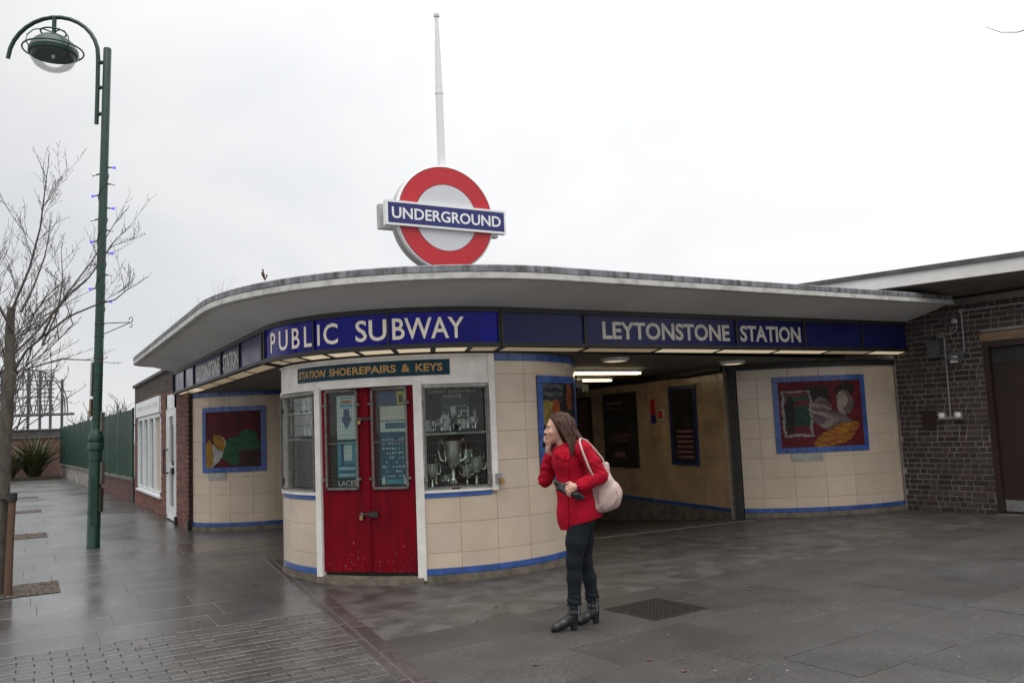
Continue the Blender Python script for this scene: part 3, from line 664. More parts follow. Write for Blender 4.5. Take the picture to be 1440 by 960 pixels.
    if side == 0:
        for zz, big in ((.72, 1), (1.745, .8)):
            q = MB(); q.bar(DM, half - .075 - .02 * big, half - .075 + .02 * big, zz - .05 * big, zz, .04, .06); ob('padlock', q, 'brass', dr)
            q = MB(); q.tube([DM(half - .075 + .014 * math.cos(t), zz + .022 * math.sin(t) + .004, .05) for t in [math.pi * i / 8 for i in range(9)]], .004, 6); ob('shackle', q, 'steel', dr)
    else:
        q = MB(); q.bar(DM, half - .07, half + .10, .715, .745, .035, .045); q.bar(DM, half + .03, half + .12, .70, .76, .0345, .05); q.bar(DM, half - .07, half + .07, 1.75, 1.775, .035, .045); ob('hasp', q, 'black_frame', dr)
# windows with display shelves
def window(p0, p1, z0, z1, lab, hang):
    mp, ln = facet(p0, p1); wn = bpy.data.objects.new('window', None)
    q = MB()
    for a0, a1, c0, c1 in ((0, ln, z0, z0 + .03), (0, ln, z1 - .035, z1), (0, .025, z0, z1), (ln - .025, ln, z0, z1)): q.bar(mp, a0, a1, c0, c1, -.05, .008)
    fo = ob('window', q, 'white_paint', KI); tag(fo, lab)
    q = MB(); q.bar(arcK, p0, p1, z0 - .022, z0 + .004, -.06, .030, 8); ob('sill', q, 'white_paint', fo)
    q = MB(); q.bar(arcK, p0, p1, z0 - .070, z0 - .022, -.02, .018, 8); ob('sill_tile', q, 'blue_tile', fo)
    q = MB(); q.bar(mp, .02, ln - .02, z0 + .02, z1 - .02, -.036, -.031); ob('pane', q, 'glass', fo)
    q = MB()
    for a0, a1, c0, c1 in ((.01, ln - .01, z0 + .022, z0 + .042), (.01, ln - .01, z1 - .05, z1 - .03), (.01, .03, z0 + .03, z1 - .03), (ln - .03, ln - .01, z0 + .03, z1 - .03)): q.bar(mp, a0, a1, c0, c1, .03, .05)
    for zz in (z0 + .12, z1 - .2):
        for uu in (.012, ln - .012): q.bar(mp, uu - .018, uu + .018, zz - .03, zz + .03, .01, .052)
    ob('grille_frame', q, 'grille', fo)
    q = MB(); nw = int(ln / .0235)
    for i in range(1, nw): u = ln * i / nw; q.bar(mp, u - .0011, u + .0011, z0 + .03, z1 - .03, .04, .042)
    for i in range(1, 9): z_ = z0 + (z1 - z0) * i / 9; q.bar(mp, .01, ln - .01, z_ - .0014, z_ + .0014, .042, .044)
    ob('grille_wires', q, 'wire', fo)
    return mp, ln, fo
mR, lR, wR = window(242.9, 265.4, .96, 2.105, 'wide trophy display window beside the red doors', 1)
mL, lL, wL = window(174.6, 203.0, .96, 2.105, 'narrow side display window of the kiosk', 0)
DEP = .42
for mp_, ln_, par in ((mR, lR, wR), (mL, lL, wL)):
    q = MB(); q.bar(mp_, -.02, ln_ + .02, .9, 2.2, -DEP - .02, -DEP); ob('display_back', q, 'dark_inside', par)
    q = MB(); q.bar(mp_, -.02, ln_ + .02, .93, .962, -DEP, -.052); ob('display_floor', q, 'paper_cream', par)
for zz in (1.555,): q = MB(); q.bar(mR, .02, lR - .02, zz, zz + .022, -DEP, -.07); ob('shelf', q, 'white_paint', wR)
for zz in (1.55, 1.86): q = MB(); q.bar(mL, .02, lL - .02, zz, zz + .022, -DEP, -.045); ob('shelf', q, 'white_paint', wL)
q = MB(); q.bar(mR, .27, .60, 1.74, 2.0, -DEP + .002, -DEP + .01); pb_ = ob('price_board', q, 'green_board', wR)
q = MB(); q.bar(mR, .45, .575, 1.80, 1.83, -DEP + .011, -DEP + .013); q.bar(mR, .40, .58, 1.86, 1.875, -DEP + .011, -DEP + .013); ob('price_lines', q, 'paper', pb_ if False else wR)
q = MB(); q.bar(mR, .46, .60, 1.745, 1.785, -DEP + .011, -DEP + .013); ob('price_strip', q, 'gold_letter', wR)
lettering('EXPERT', mR, .075, .27, 2.005, 2.04, -.028, 'plaque', wR, bold=.0); lettering('ENGRAVING', mR, .30, .60, 2.005, 2.04, -.028, 'plaque', wR, bold=.0); lettering('SERVICE', mR, .24, .44, 1.955, 1.99, -.028, 'plaque', wR, bold=.0)
q = MB(); q.bar(arcK, 173, 267, 2.13, 2.16, -1.2, -.05, 20); ob('display_ceiling', q, 'dark_inside', KI)
# bracket with padlock on the right post
q = MB(); q.bar(arcK, 266.4, 268.6, 1.0, 1.11, .045, .06, 1); ob('bolt_plate', q, 'steel', KI)
q = MB(); q.bar(arcK, 267.6, 269, .99, 1.06, .062, .085, 1); ob('padlock', q, 'brass', KI)
# trophies, each a thing
def trophy(mp, u, dep, z0, h, kind, lab, m='silver'):
    P = mp(u, z0, -dep); t = thing('trophy', P, lab, 'trophy', 'trophies in the kiosk windows')
    bs = MB(); bs.lathe([(.30 * h, 0), (.30 * h, .10 * h), (.22 * h, .12 * h), (0, .12 * h)], P, 12); ob('base', bs, 'black', t)
    c = MB(); r = .215 * h if kind == 'big' else .25 * h
    if kind == 'plaque':
        d_ = Vector(mp(1, 0, 0)) - Vector(mp(0, 0, 0)); c.add([tuple(Vector(P) + d_ * x * h + Vector((0, 0, z_ * h))) for x, z_ in ((-.26, .12), (.26, .12), (.3, .7), (.12, 1), (-.12, 1), (-.3, .7))], [(0, 1, 2, 3, 4, 5)])
        ob('shield', c, m, t)
    elif kind == 'figure':
        c.lathe([(.10 * h, .12 * h), (.05 * h, .2 * h), (.05 * h, .5 * h), (.12 * h, .55 * h), (.03 * h, .58 * h), (.07 * h, .7 * h), (.10 * h, .82 * h), (.035 * h, .88 * h), (.055 * h, .94 * h), (0, h)], P, 10); ob('figure', c, m, t, smooth=50)
    else:
        c.lathe([(.13 * h, .12 * h), (.09 * h, .16 * h), (.04 * h, .24 * h), (.06 * h, .30 * h), (.035 * h, .36 * h), (.05 * h, .42 * h), (.6 * r, .5 * h), (.88 * r, .66 * h), (.93 * r, .82 * h), (r, .97 * h), (1.04 * r, h), (.96 * r, .985 * h), (.86 * r, .8 * h), (.5 * r, .55 * h), (0, .5 * h)], P, 16); ob('cup', c, m, t, smooth=50)
        dx, dy = (Vector(mp(1, 0, 0)) - Vector(mp(0, 0, 0)))[:2]
        for s_ in (-1, 1):
            k_ = MB(); pts = [(.55 * r, .54), (1.25 * r, .62), (1.42 * r, .80), (1.3 * r, .98), (1.1 * r, 1.04), (.98 * r, .94)]
            k_.tube([(P[0] + dx * s_ * a, P[1] + dy * s_ * a, P[2] + z_ * h) for a, z_ in pts], .022 * h, 6); ob('handle', k_, m, t, smooth=50)
trophy(mR, .34, .14, .962, .52, 'big', 'largest two handled silver cup on the lower shelf')
trophy(mR, .10, .10, .962, .28, 'cup', 'small silver cup at the lower left of the wide window')
trophy(mR, .49, .12, .962, .24, 'cup', 'small silver cup just right of the largest cup')
trophy(mR, .60, .13, .962, .33, 'cup', 'slim silver cup at the lower right of the wide window')
trophy(mR, .53, .30, .962, .42, 'cup', 'silver cup at the back right of the lower shelf')
trophy(mR, .25, .10, .962, .15, 'cup', 'tiny cup at the foot of the largest cup')
trophy(mR, .17, .30, .962, .40, 'figure', 'gilt figure trophy standing behind the small left cup', 'gold_metal')
for u, h, kd, lb in ((.08, .14, 'plaque', 'shield trophy at the left end of the upper shelf'), (.17, .20, 'figure', 'figure trophy second from the left on the upper shelf'), (.26, .20, 'plaque', 'green topped shield trophy under the price board'), (.37, .29, 'cup', 'tallest bright cup on the upper shelf'), (.46, .15, 'plaque', 'pale shield in the middle of the upper shelf'), (.52, .30, 'figure', 'tall column trophy on the upper shelf'), (.60, .27, 'figure', 'column trophy at the right end of the upper shelf'), (.32, .12, 'figure', 'tiny figure trophy in front on the upper shelf')):
    trophy(mR, u, .10 + (.1 if u * 100 % 2 else 0), 1.577, h, kd, lb, 'silver' if kd != 'plaque' else 'steel')
for u, h, lb in ((.125, .13, 'small front cup near the left end of the upper shelf'), (.215, .15, 'small front cup under the left edge of the price board'), (.415, .14, 'small front cup right of the tallest bright cup'), (.565, .16, 'small front cup near the right end of the upper shelf')): trophy(mR, u, .065, 1.577, h, 'cup', lb)
for u, z_, h, kd, lb in ((.45, 1.568, .20, 'figure', 'left figure trophy on the middle shelf of the narrow window'), (.58, 1.568, .24, 'cup', 'cup on the middle shelf of the narrow window'), (.70, 1.568, .21, 'figure', 'right figure trophy on the middle shelf of the narrow window'), (.42, 1.878, .15, 'plaque', 'left shield on the top shelf of the narrow window'), (.56, 1.878, .17, 'cup', 'cup on the top shelf of the narrow window'), (.72, 1.878, .14, 'plaque', 'right shield on the top shelf of the narrow window')):
    trophy(mL, u, .07, z_, h, kd, lb)
q = MB()
for i in range(5): q.bar(mL, .50, .68, 1.0 + .10 * i, 1.08 + .10 * i, -.2, -.18)
one('frame_stack', q, 'plaque', mL(.59, .962, -.19), 'upright rack of small engraved plates in the narrow window', 'rack')

# ================================================================== mosaics (abstract colour masses in glass tesserae)
def mosaic(mp, u0, u1, z0, z1, k, fn, label, bw=.085, d=.016, plq=None, seed=1):
    P = mp((u0 + u1) / 2, z0, d); t = thing('mosaic_panel', P, label, 'mosaic'); r_ = random.Random(seed)
    q = MB(); q.bar(mp, u0, u1, z0, z1, d - .012, d + .004, 16); ob('backing', q, 'mosaic_grout', t)
    W = (u1 - u0) * k; H_ = z1 - z0; nb = max(3, round(W / .16)); nv = max(3, round(H_ / .16))
    for i in range(nb):
        for c0, c1 in ((z0, z0 + bw), (z1 - bw, z1)):
            q = MB(); q.piece(mp, u0 + (u1 - u0) * i / nb + .002 / k, u0 + (u1 - u0) * (i + 1) / nb - .002 / k, c0, c1, .008, .002, 2, d0=d + .003, k=k); ob('border_tile', q, 'blue_tile', t)
    for j in range(nv):
        c0 = z0 + bw + (H_ - 2 * bw) * j / nv; c1 = z0 + bw + (H_ - 2 * bw) * (j + 1) / nv
        for a0, a1 in ((u0, u0 + bw / k), (u1 - bw / k, u1)):
            q = MB(); q.piece(mp, a0, a1, c0 + .002, c1 - .002, .008, .002, 2, d0=d + .003, k=k); ob('border_tile', q, 'blue_tile', t)
    q = MB(); s_ = .018; iu0, iu1, iz0, iz1 = u0 + bw / k, u1 - bw / k, z0 + bw, z1 - bw; nx = int((W - 2 * bw) / s_); nz = int((H_ - 2 * bw) / s_)
    for i in range(nx):
        for j in range(nz):
            x, y = (i + .5) / nx, (j + .5) / nz; wx_ = .008 * math.sin(23 * y + 3 * x); wy_ = .008 * math.sin(27 * x - 4 * y); c = fn(x + wx_ + r_.uniform(-.006, .006), y + wy_ + r_.uniform(-.006, .006)); f_ = r_.uniform(.72, 1.25) * (1 + .16 * math.sin(17 * x + 9 * y + 3 * math.sin(13 * y))); c = tuple(min(1, v * f_ + r_.uniform(0, .006)) for v in c)
            g_ = .08; q.sheet(mp, iu0 + (iu1 - iu0) * (i + g_) / nx, iu0 + (iu1 - iu0) * (i + 1 - g_) / nx, iz0 + (iz1 - iz0) * (j + g_) / nz, iz0 + (iz1 - iz0) * (j + 1 - g_) / nz, 1, 1, d + .006 + r_.uniform(0, .0012), c)
    tag(ob('tesserae', q, 'mosaic', t, fix=False), kind='stuff')
    if plq:
        q = MB(); q.bar(mp, plq[0], plq[1], z0 - .125, z0 - .01, .012, .022, 6)
        one('plaque', q, 'plaque', mp((plq[0] + plq[1]) / 2, z0 - .125, .014), plq[2], 'plaque')
def blob(x, y, cx, cy, rx, ry, a=0.): dx, dy = x - cx, y - cy; ca, sa = math.cos(a), math.sin(a); return ((dx * ca + dy * sa) / rx) ** 2 + ((-dx * sa + dy * ca) / ry) ** 2 < 1
def art_left(x, y):
    if blob(x, y, .07, .22, .09, .28): return (.40, .22, .02)
    if blob(x, y, .27, .45, .10, .16, .5): return (.36, .19, .02)
    if blob(x, y, .22, .28, .13, .30, -.45): return (.45, .45, .44)
    if y < .30 and x > .62 and y < .30 - (.9 - x) * .5 + .1: return (.05, .022, .02)
    if blob(x, y, .66, .30, .36, .26, .2) or blob(x, y, .78, .52, .16, .14): return (.025, .11, .045)
    return (.12, .008, .014) if math.sin(x * 21 + y * 5) > -.5 else (.085, .006, .012)
def art_right(x, y):
    if .03 < x < .37 and .16 < y < .86:
        if x < .06 or y < .2 or x > .34 or y > .83: return (.33, .33, .31)
        if blob(x, y, .12, .5, .05, .3): return (.02, .02, .02)
        if y > .62: return (.20, .03, .04) if math.sin(y * 40) > 0 else (.05, .10, .09)
        return (.022, .075, .05) if y > .32 else (.16, .02, .03)
    if blob(x, y, .66, .17, .32, .13, .5): return (.45, .20, .02) if math.sin(x * 23 + 4 * math.sin(y * 31 + x * 9)) > -.35 else (.36, .08, .02)
    if blob(x, y, .49, .56, .12, .19, .2) or blob(x, y, .62, .38, .27, .15, -.45): return ((.42, .33, .28), (.30, .22, .20), (.16, .12, .13))[int(abs(math.sin(x * 9 + y * 7 + 2 * math.sin(y * 11))) * 2.99)]
    if blob(x, y, .78, .66, .11, .19): return (.38, .31, .27) if x < .79 + .03 * math.sin(y * 20) else (.17, .12, .12)
    if blob(x, y, .45, .80, .15, .14) or blob(x, y, .79, .86, .13, .10): return (.025, .016, .014)
    return (.16, .008, .016)
def art_kiosk(x, y):
    if x < .5 and y > .80: return (.03, .04, .05) if math.sin(y * 70) > 0 else (.12, .13, .13)
    if x < .38 and y > .52: return (.40, .09, .02) if x > .2 else (.30, .22, .05)
    if x > .62 and y > .7 and x < .8: return (.33, .07, .03)
    return (.018, .018, .02)
mosaic(arcR, 228.4, 259.6, 1.0, 2.215, .0494, art_right, 'red and yellow mosaic in a blue tile border on the right curved wall', plq=(232.8, 243., 'small pale plaque under the right hand mosaic'), seed=2)
mosaic(arcL, 211.4, 258.0, 1.015, 2.165, .0258, art_left, 'red, green and white mosaic in a blue border behind the kiosk, left', plq=(216.5, 230.5, 'small grey plaque under the left hand mosaic'), seed=3)
mosaic(arcK, 285.8, 318, .98, 2.185, KK, art_kiosk, 'dark mosaic with blue border on the kiosk beside the woman', seed=4)

# ================================================================== passage: posters, signs, lamps
def board(mp, u0, u1, z0, z1, m, label, frame='black_frame', fw=.03, bars=None, cat='poster'):
    t = thing('poster', mp((u0 + u1) / 2, z0, .02), label, cat)
    q = MB(); q.bar(mp, u0, u1, z0, z1, .012, .03); ob('sheet', q, m, t)
    q = MB()
    for a0, a1, c0, c1 in ((u0 - fw, u1 + fw, z0 - fw, z0), (u0 - fw, u1 + fw, z1, z1 + fw), (u0 - fw, u0, z0, z1), (u1, u1 + fw, z0, z1)): q.bar(mp, a0, a1, c0, c1, .012, .045)
    ob('frame', q, frame, t)
    if bars:
        q = MB()
        for a0, a1, c0, c1 in bars: q.bar(mp, u0 + (u1 - u0) * a0, u0 + (u1 - u0) * a1, z0 + (z1 - z0) * c0, z0 + (z1 - z0) * c1, .031, .033)
        ob('print', q, 'wear', t)
    return t
mat('poster_dark', (.022, .020, .018), (.05, .045, .038), scale=3, rough=.12, detail=8)
mat('poster_brown', (.13, .075, .04), (.10, .055, .03), scale=4, rough=.5)
board(inW, LI - 1.62, LI - .88, .86, 2.14, 'poster_dark', 'tall dark poster with blue edging nearest the passage mouth', 'blue_dark', .06, [(.2, .9, .05 + .07 * i, .085 + .07 * i) for i in range(6)])
board(inW, LI - 4.3, LI - 2.95, .72, 2.16, 'poster_dark', 'broad glossy dark poster in the middle of the passage wall', 'black_frame', .03, [(.12, .6, .86, .90), (.12, .45, .80, .815), (.2, .8, .42, .44), (.2, .7, .38, .395), (.2, .75, .34, .355), (.3, .62, .12, .2)])
board(inW, LI - 7.3, LI - 5.0, .2, 2.1, 'poster_brown', 'brown notice board with red print deepest in the passage', 'black_frame', .08, [(.1, .92, .93, .97), (.3, .9, .80, .815), (.3, .85, .76, .775), (.35, .85, .72, .735), (.3, .9, .68, .695), (.55, .85, .36, .44)], 'notice board')
t = thing('wall_sign', inW(LI - 2.3, 1.5, .02), 'narrow red over blue sign between two posters', 'sign')
q = MB(); q.bar(inW, LI - 2.38, LI - 2.22, 1.72, 2.0, .012, .022); ob('upper_plate', q, 'red_enamel', t)
q = MB(); q.bar(inW, LI - 2.38, LI - 2.22, 1.55, 1.715, .012, .022); ob('lower_plate', q, 'blue_enamel', t)
t = thing('call_point', inW(LI - 1.98, 1.6, .02), 'small red alarm box beside the dark poster', 'alarm'); q = MB(); q.bar(inW, LI - 2.06, LI - 1.90, 1.6, 1.8, .012, .03); ob('back_plate', q, 'paper_cream', t); q = MB(); q.bar(inW, LI - 2.03, LI - 1.93, 1.64, 1.78, .03, .06); ob('cover', q, 'red_enamel', t)
mat('tube_lit', (.9, .9, .85), None, rough=.4, emis=(1, .80, .48), estr=6)
for (xa, ya, xb, yb, zz, lb) in ((7.0, 10.98, 8.72, 11.08, 2.40, 'lit fluorescent batten nearest the passage mouth'), (8.0, 12.85, 9.5, 12.95, 2.40, 'lit fluorescent batten further down the passage')):
    t = thing('fluorescent_batten', (xa, ya, zz), lb, 'lamp'); mp_ = plane((xa, ya), (xb, yb)); ln = math.hypot(xb - xa, yb - ya)
    q = MB(); q.bar(mp_, 0, ln, zz + .005, zz + .048, -.05, .05); ob('housing', q, 'white_paint', t)
    for s_ in (-.03, .03): q = MB(); q.tube([mp_(.03, zz - .018, s_), mp_(ln - .03, zz - .018, s_)], .015, 8); ob('tube', q, 'tube_lit', t)
mat('downlight', (.8, .74, .62), None, rough=.4, emis=(1, .8, .55), estr=.55)
for (x, y, lb) in ((6.72, 9.06, 'round ceiling downlight over the passage mouth, left'), (9.25, 9.53, 'round ceiling downlight in front of the right passage wall')):
    t = thing('downlight', (x, y, 2.40), lb, 'lamp')
    q = MB(); q.lathe([(.19, .048), (.19, .02), (.165, .0), (.15, .012)], (x, y, 2.402), 24); ob('rim', q, 'white_paint', t, smooth=40)
    q = MB(); q.lathe([(.16, .02), (.15, .006), (.10, -.004), (0, -.008)], (x, y, 2.402), 24); ob('lens', q, 'downlight', t, smooth=40)
for (x, y, lb) in ((8.0, 11.9, 'small box camera hung from the passage ceiling, left'), (9.15, 13.4, 'small box camera hung from the passage ceiling, right')):
    t = thing('ceiling_camera', (x, y, 2.2), lb, 'camera', 'cameras in the passage'); q = MB(); q.box(x - .07, x + .07, y - .09, y + .09, 2.2, 2.34); ob('housing', q, 'grey_box', t); q = MB(); q.tube([(x, y, 2.33), (x, y, 2.45)], .015, 6); ob('stem', q, 'grey_box', t)

# ================================================================== roundel sign and mast on the roof
RX, RY, RZ = 5.13, 10.81, 4.58; RD = .755
sg_ = thing('roundel_sign', (RX, RY, 3.3), 'large red ring sign with blue name bar standing on the roof', 'sign')
Mx = Matrix.Rotation(R(90), 3, 'X')
def disc(prof, y, n=64): q = MB(); q.lathe(prof, (RX, y, RZ), n, Mx); return q
for s_, yy in ((0, RY - .06), (1, RY + .09)):
    f = -1 if s_ == 0 else 1
    q = MB(); q.lathe([(0, -.045), (RD - .015, -.045), (RD, -.035), (RD, .035), (RD - .015, .045), (0, .045)], (RX, yy, RZ), 72, Mx); cs = ob('disc_case', q, 'sign_white' if s_ == 0 else 'sign_case', sg_, smooth=40)
    def ring(r0, r1, d, m, nm, par):
        q = MB(); n = 72; V = []
        for r in (r0, r1): V += [(RX + r * math.cos(2 * math.pi * i / n), yy + f * d, RZ + r * math.sin(2 * math.pi * i / n)) for i in range(n)]
        q.add(V, [(i, (i + 1) % n, n + (i + 1) % n, n + i) for i in range(n)]); return ob(nm, q, m, par)
    ring(.481, RD - .028, .0475, 'red_enamel', 'red_ring', cs); ring(.0001, .475, .0472, 'grey_enamel', 'centre_disc', cs); ring(.474, .4815, .0478, 'black', 'ring_outline', cs); ring(RD - .0285, RD - .022, .0477, 'black', 'ring_outline', cs)
    BW, BH = .93, .172
    q = MB(); q.box(RX - BW, RX + BW, yy + min(0, f * .10), yy + max(0, f * .10), RZ - BH - .005, RZ + BH - .005); bar_ = ob('name_bar', q, 'sign_white' if s_ == 0 else 'sign_case', sg_)
    q = MB(); q.box(RX - BW + .03, RX + BW - .03, yy + f * .1005 - .001, yy + f * .1005 + .001, RZ - BH + .025, RZ + BH - .035); ob('bar_face', q, 'blue_enamel', bar_)
    if s_ == 0: lettering('UNDERGROUND', plane((RX - BW, yy - .1025), (RX + BW, yy - .1025)), .085, 2 * BW - .085, RZ - .085, RZ + .075, 0, 'sign_white', bar_, bold=.02)
    else: lettering('UNDERGROUND', plane((RX + BW, yy + .1025), (RX - BW, yy + .1025)), .085, 2 * BW - .085, RZ - .085, RZ + .075, 0, 'sign_white', bar_, bold=.02)
q = MB(); q.box(RX - .12, RX + .12, RY - .03, RY + .06, 3.2, 5.1); q.box(RX - .55, RX - .45, RY - .03, RY + .06, 4.2, 4.9); q.box(RX + .45, RX + .55, RY - .03, RY + .06, 4.2, 4.9); ob('sign_frame', q, 'sign_case', sg_)
q = MB(); q.lathe([(.10, 0), (.10, .1), (.058, .1005), (.055, 3.25), (.0605, 3.2505), (.0605, 3.285), (.053, 3.2855), (.042, 3.9), (.026, 4.40), (.026, 4.42), (.044, 4.43), (.044, 4.47), (0, 4.48)], (RX + .03, RY + .06, 3.2), 20)
one('mast', q, 'mast', (RX + .03, RY + .06, 3.2), 'tall tapering pale mast rising behind the ring sign', 'mast', smooth=40)
# weeds on the canopy edge
q = MB(); wx, wy, wz = 2.06, 8.55, 3.2
for i in range(7): an = rng.uniform(0, 6.28); q.tube([(wx, wy, wz - .03), (wx + .03 * math.cos(an), wy + .03 * math.sin(an), wz + rng.uniform(.03, .09))], [.004, .009], 5)
one('weed', q, 'leaf_red', (wx, wy, wz - .03), 'small rust coloured weed growing on the canopy edge', 'plant')
for j, (wx, wy) in enumerate(((1.95, 10.2), (1.95, 11.6), (1.95, 13.6), (1.98, 15.4))):
    q = MB()
    for i in range(16): an = rng.uniform(0, 6.28); rr_ = rng.uniform(.02, .2); q.tube([(wx, wy, 3.16), (wx + rr_ * math.cos(an) * .5, wy + rr_ * math.sin(an), 3.2 + rng.uniform(.06, .2)), (wx + rr_ * math.cos(an) * .8, wy + rr_ * 1.5 * math.sin(an), 3.24 + rng.uniform(.1, .28))], [.0018, .0014, .001], 3)
    one('dry_grass', q, 'sign_faint', (wx, wy, 3.16), ('thin dry grass on the canopy edge nearest the corner', 'thin dry grass second along the left canopy edge', 'thin dry grass third along the left canopy edge', 'thin dry grass at the far end of the left canopy edge')[j], 'grass', 'dry grass on the canopy')

# ================================================================== right hand brick building
WA = Vector((12.5, 9.105)); WD = Vector((.11914522, -.99287684))
wallB = plane((WA.x, WA.y), (WA.x + WD.x, WA.y + WD.y))     # u runs towards the camera, normal towards the left
BB = thing('brick_building', (WA.x, WA.y, 0), 'dark brick building with a white edged flat roof at the right', 'building')
b = MB(); b.bar(wallB, -.05, 1.378, -.05, 3.30, -.25, 0); b.bar(wallB, 1.378, 6.0, 2.74, 3.30, -.25, 0); b.bar(wallB, 3.25, 6.0, -.05, 2.74, -.25, 0); ob('wall', b, 'mortar_dark', BB)
C_, BLN, BHD = .0845, .228, .112
rest = MB(); bm_cache = {}
def brick_mesh(l):
    k_ = round(l, 3)
    if k_ not in bm_cache:
        q = MB(); q.piece(lambda u, v, d: (u, -d, v), -l / 2, l / 2, -(C_ - .013) / 2, (C_ - .013) / 2, .006, .002); me = q.mesh('brick'); fixn(me); me.materials.append(MATS['brick']); bm_cache[k_] = me
    return bm_cache[k_]
ang = math.atan2(WD.y, WD.x); cnt = 0
r0, z_ = 0, -.01
while z_ < 3.26:
    lo, hi = (-.02, 1.375) if z_ < 2.735 else (-.02, 2.7)
    u = lo - rng.uniform(0, .2); j = 0; head = r0 % 2
    while u < hi:
        ln = BHD if (j + head) % 2 else BLN
        if r0 % 3 == 2: ln = BHD if rng.random() < .55 else BLN
        a0, a1 = max(u + .0065, lo), min(u + ln - .0065, hi)
        if a1 - a0 > .03:
            if a0 < .12 or cnt >= 300: rest.piece(wallB, a0, a1, z_ + .0065, z_ + C_ - .0065, .006 + rng.uniform(-.002, .002), .002)
            else:
                p = wallB((a0 + a1) / 2, z_ + C_ / 2, rng.uniform(-.002, .002)); inst('brick', brick_mesh(a1 - a0), p, BB, ang); cnt += 1
        u += ln; j += 1
    z_ += C_; r0 += 1
tag(ob('shadowed_bricks', rest, 'brick', BB), kind='stuff')
# door: frame, leaf, kick plate, timber lintel
q = MB(); q.bar(wallB, 1.36, 2.75, 2.595, 2.725, -.05, .016); ob('lintel', q, mat('old_timber', (.30, .20, .11), (.17, .11, .07), scale=6, rough=.8, stretch=(.6, .6, 4)), BB)
q = MB(); q.bar(wallB, 1.384, 1.47, -.01, 2.592, -.12, .012); q.bar(wallB, 1.47, 2.70, 2.50, 2.592, -.12, .012); q.bar(wallB, 2.62, 2.70, -.01, 2.50, -.12, .012); ob('door_frame', q, 'dark_door', BB)
q = MB(); q.bar(wallB, 1.475, 2.615, .02, 2.24, -.10, -.06); dr = ob('door', q, 'dark_door', BB)
q = MB(); q.bar(wallB, 1.48, 2.61, .05, .215, -.0595, -.052); ob('kick_plate', q, 'steel', dr)
q = MB(); q.bar(wallB, 1.475, 2.615, 2.245, 2.495, -.10, -.07); ob('transom', q, 'black_frame', BB)
q = MB(); q.bar(wallB, 1.37, 2.75, -.02, 2.7, -.3, -.13); ob('door_backing', q, 'black', BB)  # black backing added behind the door so no sky shows through its gaps
q = MB(); q.bar(wallB, 1.38, 2.8, -.02, .012, -.2, .05); ob('door_sill', q, 'coping', BB)
# roof over the brick wall
def quadloft(mb, P, Q): mb.add(list(P) + list(Q), [(i, i + 1, len(P) + i + 1, len(P) + i) for i in range(len(P) - 1)])
E0, E1 = Vector((12.46, 5.0)), Vector((10.31, 11.4))
def er(t, off, z): p = E0.lerp(E1, t); n = Vector((.948, .318)); return (p.x + n.x * off, p.y + n.y * off, z)
b = MB(); b.add([er(0, 0, 3.46), er(1, 0, 3.46), er(1, 0, 3.655), er(0, 0, 3.655), er(0, .03, 3.455), er(1, .03, 3.455)], [(0, 1, 2, 3), (0, 4, 5, 1)]); ob('roof_fascia', b, 'roof_white', BB)
b = MB(); b.add([er(0, -.03, 3.65), er(1, -.03, 3.65), er(1, -.02, 3.72), er(0, -.02, 3.72), er(1, 6, 3.74), er(0, 6, 3.74), er(0, .0, 3.65), er(1, .0, 3.65)], [(0, 1, 2, 3), (3, 2, 4, 5), (0, 6, 7, 1)]); ob('roof_felt', b, 'roof_felt', BB)
b = MB(); b.add([er(0, .03, 3.457), er(1, .03, 3.457), er(1, 1.6, 3.30), er(0, 1.2, 3.30)], [(0, 1, 2, 3)]); ob('roof_soffit', b, mat('soffit_stained', (.26, .21, .18), (.15, .12, .10), scale=2.5, rough=.85, bump=.3, detail=7), BB)
b = MB(); b.bar(wallB, -.6, 6, 3.19, 3.285, 0, .07); ob('cornice', b, 'coping', BB)
b = MB(); b.add([er(0, .4, 3.46), er(1, .4, 3.46), er(1, .4, 2.9), er(0, .4, 2.9)], [(0, 1, 2, 3)])
# fittings on the wall, each a thing
def w3(u, z, d=.03): return wallB(u * 1.015, EYE + (z - EYE) * 1.015, d)
t = thing('conduit', w3(1.12, 2.43), 'thin grey conduit with an elbow running along the brick wall', 'pipe')
q = MB(); q.tube([w3(1.0, 2.43), w3(1.07, 2.435), w3(1.11, 2.48), w3(1.115, 3.04), w3(1.115, 3.075)], .013, 8); ob('riser', q, 'conduit', t, smooth=50)
q = MB(); q.tube([w3(1.115, 3.078), w3(1.5, 3.078), w3(2.6, 3.078)], .013, 8); ob('run', q, 'conduit', t, smooth=50)
q = MB(); P = Vector(w3(1.115, 3.078, .03)); q.lathe([(0, -.02), (.035, -.02), (.04, 0), (.035, .02), (0, .025)], P, 12, Matrix.Rotation(R(90), 3, 'Y')); ob('junction_box', q, 'conduit', t, smooth=50)
q = MB(); q.tube([w3(1.0, 2.43), w3(.6, 2.42)], .010, 6); ob('link', q, 'conduit', t)
t = thing('twin_socket', w3(.81, 1.42), 'pair of round grey switches on a vertical conduit', 'switch')
for u in (.685, .935):
    q = MB(); q.bar(wallB, (u - .07) * 1.015, (u + .065) * 1.015, 1.43, 1.56, .012, .05); pl_ = ob('box', q, 'steel', t)
    q = MB(); q.lathe([(.045, .05), (.045, .075), (.03, .085), (0, .085)], (0, 0, 0), 14); M4 = Matrix.Rotation(ang, 3, 'Z') @ Matrix.Rotation(R(90), 3, 'X'); q2 = MB(); P = Vector(wallB(u * 1.015, 1.495, 0)); q2.lathe([(.045, .05), (.045, .075), (.03, .085), (0, .085)], P, 14, M4); ob('knob', q2, 'sign_white', pl_, smooth=40)
